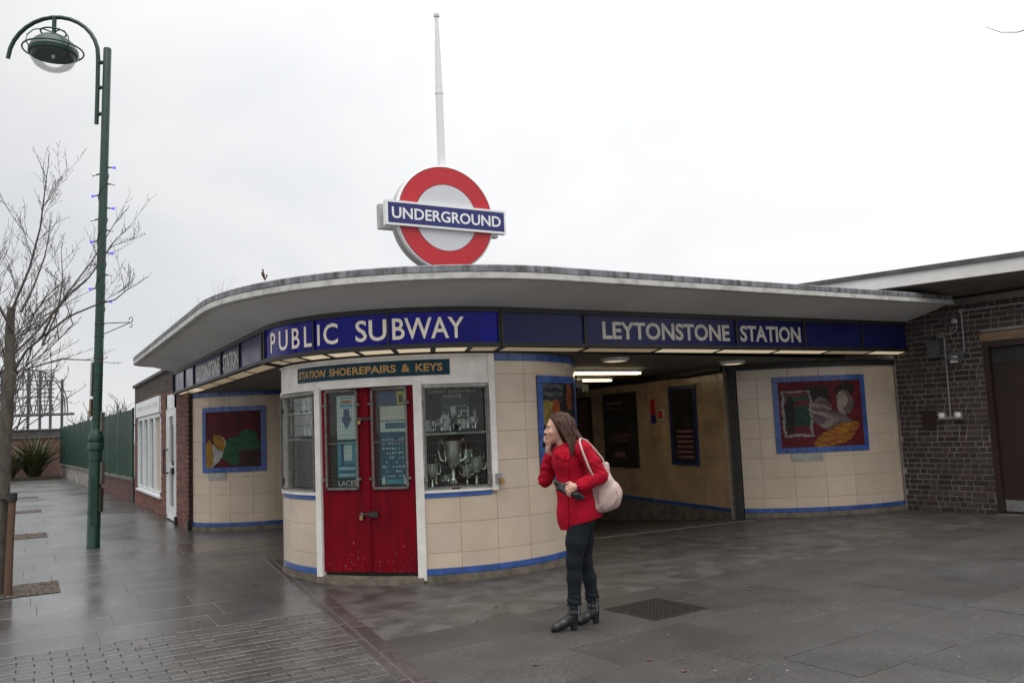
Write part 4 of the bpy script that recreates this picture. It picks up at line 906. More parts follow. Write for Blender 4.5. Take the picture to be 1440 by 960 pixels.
q = MB(); q.tube([w3(.81, 1.47), w3(.813, 2.0), w3(.818, 2.72)], .012, 8); q.bar(wallB, .76, .89, 1.44, 1.48, .012, .05); ob('conduit', q, 'conduit', t)
t = thing('alarm_light', w3(1.0, 2.85), 'small domed light on curved pipes under the roof', 'lamp')
q = MB(); q.tube([w3(.80, 2.74), w3(.95, 2.745), w3(1.02, 2.80), w3(1.03, 2.90)], .011, 8); q.tube([w3(.85, 2.88), w3(.93, 2.88), w3(.94, 2.80), w3(.90, 2.75)], .010, 8); ob('pipes', q, 'conduit', t, smooth=50)
q = MB(); P = Vector(w3(1.02, 2.90, .07)); q.lathe([(.05, 0), (.055, .02), (.05, .05), (.03, .075), (0, .085)], P, 14); ob('dome', q, 'plaque', t, smooth=50)
q = MB(); q.bar(wallB, .74, .86, 2.71, 2.81, .012, .07); ob('junction_box', q, 'coping', t)
q = MB(); q.bar(wallB, .575, .765, 2.41, 2.69, .012, .10); t = one('control_box', q, 'grey_box', w3(.67, 2.41), 'dark grey metal box on the brick wall beside the fascia', 'box')
t = thing('floodlight', w3(.98, 2.3), 'small angled floodlight with bright glass on the brick wall', 'lamp')
q = MB(); c0 = [w3(.86, 2.30, .10), w3(1.10, 2.27, .10), w3(1.13, 2.33, .30), w3(.95, 2.36, .30)]; c1 = [w3(.95, 2.47, .02), w3(1.06, 2.47, .02), w3(1.07, 2.46, .12), w3(.97, 2.46, .12)]
q.add(c0 + c1, [(0, 1, 2, 3), (4, 5, 6, 7), (0, 1, 5, 4), (1, 2, 6, 5), (2, 3, 7, 6), (3, 0, 4, 7)]); ob('housing', q, 'steel', t)
q = MB(); q.bar(wallB, 1.0, 1.10, 2.30, 2.40, .2, .24); ob('glass', q, 'sign_white', t)
q = MB(); q.bar(wallB, .375, .56, 1.28, 1.59, .0125, .03); one('notice_plate', q, 'dark_door', w3(.46, 1.28), 'blank brown notice plate low on the brick wall', 'sign')

# ================================================================== left annexe: small brick shop with door and window
AX = thing('brick_annexe', (2.9, 21, 0), 'small red brick shop with a white door and slatted white window', 'building')
wl = plane((2.55, 25.2), (2.55, 16.35)); LL = 8.85       # u = 25.2 - y
def U(y): return 25.2 - y
b = MB(); b.bar(wl, 0, U(24.45), -.02, 3.05, -.3, 0); b.bar(wl, U(24.45), U(20.0), -.02, .42, -.3, 0); b.bar(wl, U(24.45), U(20.0), 2.5, 3.05, -.3, 0); b.bar(wl, U(20.0), U(19.2), -.02, 3.05, -.3, 0); b.bar(wl, U(19.2), U(17.8), 2.56, 3.05, -.3, 0); b.bar(wl, U(17.8), LL, -.02, 3.05, -.3, 0)
en = plane((8, 25.2), (2.55, 25.2)); b.bar(en, 0, 5.45, 0, 3.05, -.25, 0); rt = plane((2.55, 16.35), (2.75, 16.35)); b.bar(rt, 0, .2, 0, 2.44, -.3, 0); wl_o = ob('wall', b, 'mortar', AX)
q = MB(); rr_ = random.Random(5); z_ = 0; k = 0
while z_ < 3.0:
    u = -.12 * (k % 2)
    while u < LL:
        ln = .228; a0, a1 = max(0, u), min(LL, u + ln); yc = 25.2 - (a0 + a1) / 2
        hole = (20.0 < yc < 24.45 and .42 < z_ + .04 < 2.5) or (17.8 < yc < 19.2 and z_ + .04 < 2.56)
        if a1 - a0 > .03 and not hole:
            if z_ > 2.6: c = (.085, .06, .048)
            elif yc < 16.9 and False: c = (.05, .03, .03)
            else: c = (.20, .072, .052)
            f_ = rr_.uniform(.6, 1.3); c = tuple(v * f_ for v in c)
            q.piece(wl, a0 + .006, a1 - .006, z_ + .006, z_ + .078, .008, .002, c=c)
        u += ln
    z_ += .0845; k += 1
z_ = 0
while z_ < 2.4:
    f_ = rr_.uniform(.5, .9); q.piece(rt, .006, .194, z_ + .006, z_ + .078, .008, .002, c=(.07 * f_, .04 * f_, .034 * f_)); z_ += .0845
tag(ob('small_bricks', q, 'brick_left', wl_o), kind='stuff')
q = MB(); q.bar(wl, -.08, LL, 3.05, 3.12, -.35, .06); q.bar(en, 0, 5.5, 3.05, 3.12, -.3, .06); ob('coping', q, 'roof_felt', AX)
q = MB(); q.bar(wl, LL - .14, LL + .01, 0, .16, 0, .03); ob('pier_base', q, 'black_frame', AX)
q = MB(); q.box(2.6, 8, 17, 25, 2.9, 3.02); ob('flat_roof', q, 'roof_felt', AX)
# window with four tall lights and blinds
q = MB()
for a0, a1, c0, c1 in ((U(24.45), U(20), .42, .50), (U(24.45), U(20), 2.14, 2.22), (U(24.45), U(24.35), .42, 2.2), (U(20.1), U(20), .42, 2.2)): q.bar(wl, a0, a1, c0, c1, -.08, .012)
for i in range(1, 4): u = U(24.4) + (4.35) * i / 4; q.bar(wl, u - .12, u + .12, .45, 2.18, -.08, .010)
wf = ob('window', q, 'upvc', AX)
q = MB(); q.bar(wl, U(24.4), U(20.05), .45, 2.18, -.06, -.055); ob('pane', q, 'glass', wf)
for i in range(4):
    u = U(24.4) + 4.35 * (i + .5) / 4; q = MB(); q.bar(wl, u - .42, u + .1, .5, 2.15, -.16, -.14); ob('blind', q, 'blind', wf)
q = MB(); q.bar(wl, U(24.4), U(20.05), .3, 2.3, -.5, -.45); ob('room_back', q, 'grey_box', wf)
q = MB(); q.bar(wl, U(24.55), U(19.95), .37, .42, -.05, .05); ob('sill', q, 'upvc', wf)
q = MB(); q.bar(wl, U(24.55), U(20.0), 2.235, 2.60, -.02, .05); so = ob('shop_sign', q, 'upvc', AX); tag(so, 'white shop sign over the slatted window with faint grey lettering')
q = MB(); rr_ = random.Random(9); u = U(24.2)
while u < U(20.4):
    w_ = rr_.uniform(.10, .2); q = MB(); q.bar(wl, u, u + w_, 2.37 + rr_.uniform(0, .02), 2.46 + rr_.uniform(0, .03), .05, .053); u += w_ + rr_.uniform(.05, .16); ob('faint_print', q, 'sign_faint', so)
# door
q = MB()
for a0, a1, c0, c1 in ((U(19.15), U(19.0), .06, 2.54), (U(18.0), U(17.82), .06, 2.54), (U(19.15), U(17.82), 2.25, 2.54), (U(19.15), U(17.82), .04, .10)): q.bar(wl, a0, a1, c0, c1, -.08, .014)
df = ob('door_frame', q, 'upvc', AX)
q = MB()
for a0, a1, c0, c1 in ((U(19.0), U(18.8), .1, 2.25), (U(18.2), U(18.0), .1, 2.25), (U(18.8), U(18.2), .1, .28), (U(18.8), U(18.2), 2.1, 2.25), (U(18.8), U(18.2), 1.0, 1.15)): q.bar(wl, a0, a1, c0, c1, -.05, .004)
dd = ob('door', q, 'upvc', AX)
q = MB(); q.bar(wl, U(18.82), U(18.18), .25, 2.13, -.03, -.025); ob('pane', q, 'glass', dd)
q = MB(); q.bar(wl, U(18.85), U(18.15), .2, 2.2, -.3, -.28); ob('hall_back', q, 'grey_box', dd)
q = MB(); q.tube([wl(U(18.92), .95, .0), wl(U(18.92), .95, .09), wl(U(18.92), 1.42, .09), wl(U(18.92), 1.42, 0)], .022, 8); ob('pull_handle', q, 'black', dd)
q = MB(); q.bar(wl, U(18.3), U(18.1), .95, 1.07, 0, .05); q.bar(wl, U(18.35), U(18.15), 1.12, 1.2, 0, .02); ob('lock', q, 'black', dd)
# boot scraper post by the door
q = MB(); q.tube([(2.5, 17.62, 0), (2.5, 17.62, .16)], .03, 8); one('door_stop', q, 'black', (2.5, 17.62, 0), 'short black post at the foot of the white door', 'post')

# ================================================================== green mesh fence on a low brick wall
FW = thing('low_wall', (2.5, 25.6, 0), 'low red brick wall with stone coping under the green fence', 'wall')
fw = plane((1.55, 50.0), (2.53, 25.25)); FL = math.hypot(.98, 24.75)
q = MB(); q.bar(fw, 0, FL, -.02, .56, -.24, 0); wo_ = ob('core', q, 'mortar_dark', FW)
q = MB(); rr_ = random.Random(6); z_ = 0; k = 0
while z_ < .52:
    u = FL - 11 - .11 * (k % 2)
    while u < FL:
        f_ = rr_.uniform(.6, 1.2); q.piece(fw, u + .006, min(u + .222, FL), z_ + .006, z_ + .078, .008, .002, c=(.13 * f_, .055 * f_, .045 * f_)); u += .228
    z_ += .0845; k += 1
tag(ob('small_bricks', q, 'brick_left', wo_), kind='stuff')
for i in range(27):
    u = FL - .92 * (i + 1)
    q = MB(); q.piece(fw, u + .004, u + .916, 0, .30, .07, .01); 
    q = MB(); q.bar(fw, max(u, 0) + .004, u + .914, .56, .63, -.28, .05); ob('coping_stone', q, 'coping', FW)
q = MB(); q.bar(plane((2.5, 25.32), (2.74, 25.32)), 0, .24, 0, .62, -.1, .1); ob('end_pier', q, 'black_frame', FW)
FN = thing('mesh_fence', (2.5, 25.6, .63), 'tall green mesh panel fence running to the far end of the path', 'fence')
ff = plane((1.45, 50.0), (2.43, 25.3))
NP = 10; PW = FL / NP
for i in range(NP + 1): q = MB(); q.bar(ff, i * PW - .03, i * PW + .03, .64, 2.53, -.1, -.045); ob('post', q, 'fence_green', FN)
for i in range(NP):
    q = MB(); a0, a1 = i * PW + .04, (i + 1) * PW - .04
    V = []; nn = int(1.84 / .038)
    q.bar(ff, a0, a1, .66, 2.48, -.070, -.066)
    for j in range(nn): z_ = .66 + 1.84 * j / nn; q.bar(ff, a0, a1, z_, z_ + .024, -.064, -.052)
    for j in range(int((a1 - a0) / .4)): u = a0 + .4 * j; q.bar(ff, u, u + .02, .66, 2.49, -.052, -.046)
    pn = ob('mesh_panel', q, 'fence_green', FN)
# far brick wall with planting
FB = thing('boundary_wall', (-6, 50.5, 0), 'brick boundary wall with dark coping across the far end of the path', 'wall')
fb = plane((-14, 47.5), (1.6, 50.6)); q = MB(); BLEN = math.hypot(15.6, 3.1); q.bar(fb, 0, BLEN, 0, 2.0, -.3, 0); 
ob('wall_face', q, mat('brick_far', (.15, .085, .065), (.085, .052, .043), scale=3.5, rough=.9, stretch=(1, 1, 5), detail=5), FB)
q = MB(); q.bar(fb, 0, BLEN, 2.0, 2.06, -.35, .06); ob('string_course', q, 'coping', FB)
q = MB(); q.bar(fb, 0, BLEN, 2.06, 2.40, -.35, .02); ob('parapet', q, 'roof_felt', FB)
q = MB(); q.bar(fb, 0, BLEN, 2.4, 2.46, -.4, .08); ob('coping', q, 'coping', FB)
q = MB(); q.box(-9, 1.5, 46.3, 49.5, -.02, .12); tag(ob('planting_bed', q, 'soil'), kind='structure')
def phormium(x, y, h, n, label, seed):
    r_ = random.Random(seed); t = thing('spiky_shrub', (x, y, .08), label, 'shrub', 'spiky shrubs against the boundary wall'); q = MB()
    for i in range(n):
        an = r_.uniform(0, 6.283); lean = r_.uniform(.12, .95); L_ = h * r_.uniform(.6, 1.08); w_ = r_.uniform(.025, .05); b0 = (x + r_.uniform(-.22, .22), y + r_.uniform(-.22, .22), .05); pts = []
        for s_ in range(5):
            f = s_ / 4; out = lean * L_ * f * (.5 + .5 * f); up = L_ * f * (1 - .42 * lean * f); pts.append((b0[0] + math.cos(an) * out, b0[1] + math.sin(an) * out, b0[2] + up))
        px, py = -math.sin(an), math.cos(an); V = []
        for s_, p in enumerate(pts): ww = w_ * (1, 1.1, .9, .6, .05)[s_]; V += [(p[0] - px * ww, p[1] - py * ww, p[2] + .3 * ww), (p[0], p[1], p[2] - .3 * ww), (p[0] + px * ww, p[1] + py * ww, p[2] + .3 * ww)]
        q.add(V, [(s_ * 3 + e, s_ * 3 + e + 1, s_ * 3 + e + 4, s_ * 3 + e + 3) for s_ in range(4) for e in (0, 1)])
    ob('leaves', q, 'phormium', t)
phormium(.35, 47.6, 2.35, 240, 'largest spiky green shrub beside the fence end', 1)
phormium(-.75, 47.0, 1.5, 170, 'mid sized spiky shrub left of the largest one', 2)
phormium(-1.9, 47.4, 1.7, 150, 'spiky shrub furthest left against the boundary wall', 3)
# steel stair tower / gantry beyond
GT = thing('stair_tower', (0, 95, 0), 'open steel and glass stair tower rising beyond the boundary wall', 'tower')
gx0, gx1, gy = -3.6, 3.6, 95
def GB(name, segs, rad=.07):
    q = MB()
    for s_ in segs: q.tube([(p_[0] - 2.3, p_[1], p_[2]) for p_ in s_], rad * .8, 4)
    return ob(name, q, 'gantry', GT)
GX = -2.3
for x in (-3.4, 0.2, 2.4, 3.4, 4.3, 5.3): GB('post', [[(x, gy, 0), (x, gy, 8.8 if x < 4 else 8.0)]], .16)
for z_ in (4.6, 5.4, 6.2, 7.0, 7.8, 8.8): GB('rail', [[(-3.6, gy, z_), (4.6, gy, z_ + .1)]], .07)
GB('deck_beam', [[(-4, gy, 4.5), (6.4, gy, 4.6)]], .16)
for i in range(9): GB('lattice', [[(-3.4 + .9 * i, gy + .2, 4.6), (-2.6 + .9 * i, gy + .2, 8.7)], [(-2.6 + .9 * i, gy + .3, 4.6), (-3.4 + .9 * i, gy + .3, 8.7)]], .06)
GB('roof_arch', [[(2.4, gy, 9.0), (3.8, gy, 8.7), (4.9, gy, 7.6), (5.5, gy, 6.2), (5.6, gy, 4.5)], [(2.2, gy + 2, 9.2), (4.2, gy + 2, 8.8), (5.3, gy + 2, 7.7), (5.8, gy + 2, 6.2), (5.9, gy + 2, 4.5)]], .07)
GB('brace', [[(-3.4, gy, 4.5), (0.2, gy, 2.2)], [(.2, gy, 2.3), (2.4, gy, 4.4)], [(.6, gy, 2.2), (1.2, gy, 4.4)], [(1.2, gy, 2.2), (1.8, gy, 4.4)], [(-2, gy, 8.8), (0, gy, 4.6)]], .09)
for i in range(12): GB('mullion', [[(-3 + .62 * i, gy + .6, 4.6), (-3 + .62 * i, gy + .6, 8.8)]], .05)
for i in range(10): GB('cross_bar', [[(3.0, gy + .3, 4.7 + .4 * i), (4.6, gy + .3, 4.7 + .4 * i)]], .06)
# distant street lamp
t = thing('distant_lamp', (3.4, 110, 0), 'thin distant street lamp beyond the stair tower', 'street lamp'); q = MB(); q.tube([(3.4, 110, 0), (3.4, 110, 7.6)], .05, 6); ob('pole', q, 'gantry', t); q = MB(); q.tube([(3.4, 110, 7.55), (3.9, 110, 7.65), (4.5, 110, 7.63)], .05, 6); ob('arm', q, 'gantry', t)

# ================================================================== bare trees
def frame_pts(T, pts): return pts
class Tree:
    def __init__(s, seed): s.r = random.Random(seed); s.tr = MB(); s.br = MB()
    def limb(s, pts, r0, r1, mb=None, n=6):
        k = len(pts); (mb or s.br).tube(pts, [r0 + (r1 - r0) * i / (k - 1) for i in range(k)], n if r0 > .012 else 4, cap=False)
    def grow(s, p, d, L_, rad, lv, up=.25):
        r = s.r; pts = [p]; k = 5 if lv > 1 else 4; cur = Vector(p); dd = Vector(d).normalized(); nodes = []
        for i in range(k):
            dd = (dd + Vector((r.gauss(0, .075), r.gauss(0, .075), r.gauss(0, .06) + up * .22))).normalized(); cur = cur + dd * L_ / k; pts.append(tuple(cur)); nodes.append((Vector(cur), Vector(dd), (i + 1) / k))
        s.limb(pts, rad, rad * (.45 if lv else .5))
        if lv == 0:
            s.br.lathe([(0, -.006), (.003, 0), (.0026, .008), (0, .014)], tuple(cur), 4); return
        for (q, dq, f) in nodes:
            for _ in range(r.choice((1, 1, 1, 2))):
                a = r.uniform(0, 6.28); side = Vector((math.cos(a), math.sin(a), r.uniform(-.1, .6))); nd_ = (dq * .85 + side * r.uniform(.5, .8)).normalized()
                s.grow(tuple(q), nd_, L_ * (r.uniform(.10, .34) if lv == 1 else r.uniform(.38, .75)) * (1.2 - .5 * f), max(.0022, rad * r.uniform(.5, .65)), lv - 1, up)
    def sprout(s, pts, r0, r1, lv, dens=1.0, scale=.5):
        """a drawn limb with side shoots"""
        s.limb(pts, r0, r1, n=7); P = [Vector(p) for p in pts]
        for a, b_ in zip(P[:-1], P[1:]):
            m = max(1, int((b_ - a).length * 9.5 * dens))
            for i in range(m):
                q = a.lerp(b_, s.r.random()); dq = (b_ - a).normalized(); an = s.r.uniform(0, 6.28); side = Vector((math.cos(an), math.sin(an), s.r.uniform(-.1, .8)))
                s.grow(tuple(q), (dq * .8 + side * .7).normalized(), scale * s.r.uniform(.55, 1.5), max(.0034, r1 * .85), 1 if s.r.random() < .7 else lv)
        s.grow(tuple(P[-1]), P[-1] - P[-2], scale * .5, r1, 1)
Rr = Vector((.8686, -.4956, 0)); Bk = Vector((.4956, .8686, 0))
T0 = Vector((-.235, 11.2, 0))
def tp(r_, b_, z_): v = T0 + Rr * r_ + Bk * b_; return (v.x, v.y, z_)
tr = Tree(11)
tr.tr.tube([tp(-.02, 0, -.05), tp(-.01, 0, .15), tp(.01, 0, .8), tp(.03, 0, 1.7), tp(.075, 0, 2.46), tp(.05, .02, 2.9), tp(.06, .03, 3.2)], [.105, .085, .075, .068, .062, .05, .042], 10)
def L3(px, py, b_=0.):   # a point of the crown plane, in metres from drawn limb heights
    z_ = 2.46 + (527 - py) * .0080; r_ = (px - 4) * .0080 + .042 * (z_ - 1.6); return tp(r_, b_, z_)
tr.sprout([tp(.06, .03, 3.15), L3(24, 380, .05), L3(33, 319, .1), L3(38, 269, .08), L3(42, 240, .05)], .015, .0045, 2, .9, .50)
tr.sprout([tp(.075, 0, 2.4), L3(30, 498), L3(58, 482, -.1), L3(78, 452, -.2), L3(104, 425, -.25), L3(133, 404, -.3), L3(152, 376, -.3), L3(163, 358, -.3), L3(172, 350, -.32)], .015, .004, 2, .55, .40)
tr.sprout([L3(60, 480, -.1), L3(92, 452, -.05), L3(125, 437, 0), L3(150, 429, .05), L3(166, 414, .08), L3(176, 408, .1)], .013, .0035, 2, .5, .36)
tr.sprout([L3(15, 500), L3(32, 470, .15), L3(52, 430, .3), L3(72, 395, .35), L3(92, 362, .4), L3(107, 335, .4), L3(124, 305, .4)], .014, .004, 2, .8, .42)
tr.sprout([L3(10, 470), L3(-2, 440, -.1), L3(-20, 400, -.2), L3(-40, 350, -.3), L3(-55, 300, -.3)], .019, .005, 2, .8, .55)
tr.sprout([L3(12, 440, .1), L3(14, 400, .3), L3(14, 350, .5), L3(12, 310, .6)], .015, .004, 2, .9, .48)
tr.sprout([L3(45, 490, .1), L3(58, 440, .2), L3(60, 395, .25), L3(52, 350, .3)], .012, .0035, 2, .9, .42)
tr.sprout([L3(20, 524, .1), L3(60, 508, .3), L3(95, 510, .4), L3(118, 514, .45)], .010, .0035, 2, .6, .34)
tr.sprout([L3(18, 530, -.1), L3(45, 540, -.2), L3(70, 560, -.25)], .010, .004, 1, .9, .3)
tr.sprout([L3(10, 528, .1), L3(-10, 500, .3), L3(-35, 470, .5)], .02, .005, 2, .7, .4)
TT = thing('bare_tree', tuple(T0), 'leafless young tree tied to a stake at the left edge', 'tree', 'bare trees along the path')
ob('trunk', tr.tr, 'bark', TT, smooth=60); ob('crown', tr.br, 'twig', TT, smooth=60, fix=False)
def generic_tree(name, x, y, h, seed, label, sc=1.0, group=None, lv=3, limbs=7):
    g_ = Tree(seed); g_.tr.tube([(x, y, -.05), (x + .02, y, h * .15), (x, y + .02, h * .4), (x + .03, y, h * .62)], [.10 * sc, .075 * sc, .06 * sc, .035 * sc], 9)
    for i in range(limbs):
        f = .32 + .3 * i / limbs; an = g_.r.uniform(0, 6.28); g_.grow((x, y, h * f), (math.cos(an), math.sin(an), g_.r.uniform(.7, 1.3)), h * .36 * (1.1 - .5 * (f - .32)), .03 * sc, lv)
    g_.grow((x + .03, y, h * .6), (0, 0, 1), h * .38, .032 * sc, lv)
    o = thing(name, (x, y, 0), label, 'tree', group); ob('trunk', g_.tr, 'bark', o, smooth=60); ob('crown', g_.br, 'twig', o, fix=False); return o
generic_tree('bare_tree', -.62, 17.9, 5.2, 21, 'second leafless tree, just behind the staked tree', .6, 'bare trees along the path')
generic_tree('bare_tree', -.75, 24.6, 5.0, 22, 'third leafless tree along the left side of the path', .6, 'bare trees along the path', 2, 9)
generic_tree('bare_bush', 5.2, 62, 4.6, 31, 'twiggy bare bush showing above the near fence end', 1.2, 'bushes behind the fence', 2, 9)
generic_tree('bare_bush', 4.0, 75, 4.4, 32, 'round bare bush above the far end of the fence', 1.2, 'bushes behind the fence', 2, 12)
generic_tree('bare_bush', -3.1, 85, 4.0, 33, 'dark reddish bush between the staked tree and the stair tower', 1.6, 'bushes behind the fence', 2, 12)
# tree at the right whose twigs reach into the top corner
g_ = Tree(41); g_.tr.tube([(9.2, 2.9, -.05), (9.2, 2.9, 1.2), (9.15, 2.95, 3.0), (9.1, 3.0, 4.6)], [.11, .09, .07, .05], 9)
for i in range(5): an = R(-60 + 45 * i); g_.grow((9.12, 2.97, 3.2 + .3 * i), (math.cos(an) * .8, math.sin(an) * .8 - .4, .9), 1.7, .03, 3)
g_.limb([(9.12, 2.97, 4.2), (8.9, 3.3, 4.9), (8.4, 3.8, 5.15), (8.15, 4.05, 5.10), (7.83, 4.17, 5.0)], .022, .004); g_.limb([(7.83, 4.17, 5.0), (7.71, 4.25, 5.01), (7.61, 4.32, 5.07)], .004, .0025)
g_.grow((8.15, 4.05, 5.10), (-.4, .3, .5), .3, .004, 0)
o = thing('bare_tree', (9.2, 2.9, 0), 'leafless tree out at the right whose twigs enter the top corner', 'tree', 'bare trees along the path'); ob('trunk', g_.tr, 'bark', o, smooth=60); ob('crown', g_.br, 'twig', o, fix=False)
# stake with rubber tie
sk = thing('tree_stake', (-.14, 11.02, 0), 'short brown timber stake with black tie beside the tree', 'stake')
q = MB(); q.tube([(-.155, 11.02, 0), (-.145, 11.03, .5), (-.125, 11.04, 1.08)], [.042, .04, .038], 10); ob('stake_post', q, 'stake', sk, smooth=50)
q = MB(); q.tube([(-.13, 11.035, 1.02), (-.125, 11.04, 1.11)], [.05, .05], 10); q.tube([(-.125, 11.0, 1.05), (-.22, 11.12, 1.05), (-.26, 11.25, 1.05)], .022, 6); ob('rubber_tie', q, 'black', sk)
q = MB(); q.tube([(-.36, 17.6, 0), (-.34, 17.6, 1.1)], .04, 8); one('tree_stake', q, 'stake', (-.36, 17.6, 0), 'timber stake at the second tree, further along the path', 'stake')

# ================================================================== street lamp
LB = Vector((.925, 15.04, 0)); LT = Vector((1.09, 15.03, 8.12))
def lp(t): return LB.lerp(LT, t)
LA = thing('street_lamp', tuple(LB), 'tall dark green lamp post with curved arm and round lantern', 'street lamp')
def pole(pr, nm): q = MB(); q.tube([tuple(lp(z_ / 8.12)) for z_, r_ in pr], [r_ for z_, r_ in pr], 20); return ob(nm, q, 'lamp_green', LA, smooth=40)
pole([(-.02, .100), (.04, .100), (.05, .096), (1.50, .096), (1.52, .096)], 'lower_shaft'); pole([(1.50, .098), (1.52, .118), (1.60, .120), (1.63, .108), (1.65, .12), (1.71, .118), (1.80, .085), (1.84, .072)], 'collar')
pole([(1.8, .07), (4, .068), (8.10, .062), (8.12, .055)], 'upper_shaft')
q = MB(); q.bar(plane((.88, 14.94), (.97, 14.94)), 0, .09, .35, 1.1, -.004, .004); ob('access_door', q, 'lamp_green', LA)
def la(r_, z_, b_=0.): p = lp(z_ / 8.12) ; return (p.x + Rr.x * r_ + Bk.x * b_, p.y + Rr.y * r_ + Bk.y * b_, z_)
pts = [la(-.145, 6.83), la(-.145, 7.4), la(-.15, 7.95)]
for i in range(1, 15):
    t = math.pi * i / 15 * .97; pts.append(la(-.90 + .75 * math.cos(t), 7.98 + .72 * math.sin(t)))
pts.append(la(-1.65, 8.02))
q = MB(); q.tube(pts, .034, 12); arm = ob('arm', q, 'lamp_green', LA, smooth=50)
for z_ in (7.0, 7.45, 7.88): q = MB(); q.tube([la(-.15, z_), la(0, z_)], .028, 8); q.tube([la(-.105, z_), la(-.095, z_)], .04, 8); ob('bracket', q, 'lamp_green', LA)
HX = -.90; HZ = 8.07
q = MB(); q.tube([la(HX, 8.70), la(HX, HZ + .30)], .036, 10); ob('drop_stem', q, 'lamp_green', LA, smooth=50)
hc = la(HX, HZ)
q = MB(); q.lathe([(.362, -.03), (.372, -.02), (.372, .05), (.36, .06), (.34, .12), (.29, .20), (.21, .265), (.10, .305), (.06, .34), (0, .34)], hc, 28); dome = ob('lantern_dome', q, 'lamp_green', LA, smooth=40)
q = MB(); q.lathe([(.35, -.025), (.33, .0), (.15, .10), (.05, .12), (0, .12)], hc, 28); ob('reflector', q, mat('reflector', (.75, .72, .68), (.6, .57, .54), scale=9, rough=.4), dome, smooth=40)
q = MB(); q.lathe([(.345, -.025), (.335, -.10), (.28, -.20), (.18, -.27), (.07, -.30), (0, -.305)], hc, 28); ob('glass_bowl', q, 'lamp_glass', dome, smooth=60)
q = MB(); q.lathe([(.03, .1), (.035, -.02), (.02, -.08), (0, -.09)], hc, 10); ob('bulb', q, 'led_white', dome, smooth=60)
def ringtube(r_, z_, rad, tilt=0.): return [(hc[0] + r_ * math.cos(2 * math.pi * i / 32), hc[1] + r_ * math.sin(2 * math.pi * i / 32), hc[2] + z_ + tilt * math.cos(2 * math.pi * i / 32)) for i in range(33)]
q = MB(); q.tube(ringtube(.455, .05, 0), .014, 8); q.tube(ringtube(.19, .36, 0), .014, 8); ob('hoop', q, 'lamp_green', LA, smooth=50)
q = MB()
for i in range(4):
    an = math.pi / 2 * i + .5; c_, s_ = math.cos(an), math.sin(an)
    q.tube([(hc[0] + c_ * r_, hc[1] + s_ * r_, hc[2] + z_) for r_, z_ in ((.04, .36), (.19, .36), (.33, .29), (.43, .17), (.455, .05), (.39, -.01))], .011, 6)
ob('hoop_stays', q, 'lamp_green', LA, smooth=50)
# hanging basket bracket, side signs
q = MB(); q.tube([la(.05, 3.52), la(.5, 3.52)], .008, 6); q.tube([la(.05, 3.34), la(.48, 3.51)], .007, 6); q.tube([la(.5 + .03 * math.sin(t), 3.52 + .04 - .04 * math.cos(t)) for t in [i * .5 for i in range(11)]], .007, 6); q.tube([la(.5 + .025 * math.sin(t), 3.50 - .03 + .03 * math.cos(t)) for t in [i * .5 for i in range(9)]], .006, 6)
ob('basket_bracket', q, 'iron', LA)
for r_, z0, z1, b_, m_, lab in ((-.092, 2.05, 2.32, .0, 'old_timber', None), (-.088, 2.36, 2.9, .0, 'conduit', None), (.112, .98, 1.32, 0, 'coping', None), (.09, 1.8, 2.1, 0, 'coping', None), (.104, .55, .92, 0, 'black_frame', None)):
    q = MB(); P = [la(r_ - .012, z0, -.05), la(r_ + .012, z0, -.05), la(r_ + .012, z0, .05), la(r_ - .012, z0, .05), la(r_ - .012, z1, -.05), la(r_ + .012, z1, -.05), la(r_ + .012, z1, .05), la(r_ - .012, z1, .05)]
    q.add(P, [(0, 1, 2, 3), (4, 5, 6, 7), (0, 1, 5, 4), (1, 2, 6, 5), (2, 3, 7, 6), (3, 0, 4, 7)]); ob('strapped_plate', q, m_, LA)
q = MB()
for z_ in (.55, .85, 1.0, 1.35, 1.78, 2.0, 2.15, 2.45, 2.7, 2.95, 3.3, 3.5): q.lathe([(.103 if z_ < 1.5 else .0735, 0), (.105 if z_ < 1.5 else .0755, .01), (.103 if z_ < 1.5 else .0735, .02)], la(0, z_), 16)
ob('strap', q, 'black_frame', LA)
SL = thing('string_lights', la(0, 3.8), 'wound string of blue and white lights round the green lamp post', 'lights')
q = MB(); q.tube([la(.072 * math.cos(t * .9), 3.7 + t * .105, .072 * math.sin(t * .9)) for t in [i * .35 for i in range(64)]], .006, 5); ob('cable', q, 'black_frame', SL)
for i, (s_, z_, c) in enumerate(((1, 6.08, 'led_blue'), (-1, 5.97, 'led_white'), (1, 5.80, 'led_white'), (-1, 5.62, 'led_blue'), (1, 5.40, 'led_blue'), (-1, 5.22, 'led_white'), (1, 5.03, 'led_white'), (-1, 4.86, 'led_blue'), (1, 4.66, 'led_blue'), (-1, 4.48, 'led_white'), (1, 4.30, 'led_white'), (-1, 4.09, 'led_blue'), (1, 3.87, 'led_blue'))):
    q = MB(); q.tube([la(s_ * .065, z_ + .01), la(s_ * .135, z_)], [.014, .010], 6); h_ = ob('bulb_holder', q, 'lamp_green', SL)
    q = MB(); q.tube([la(s_ * .13, z_), la(s_ * .15, z_ - .002), la(s_ * .185, z_ - .004)], [.010, .016, .026], 7); ob('bulb', q, c, h_)

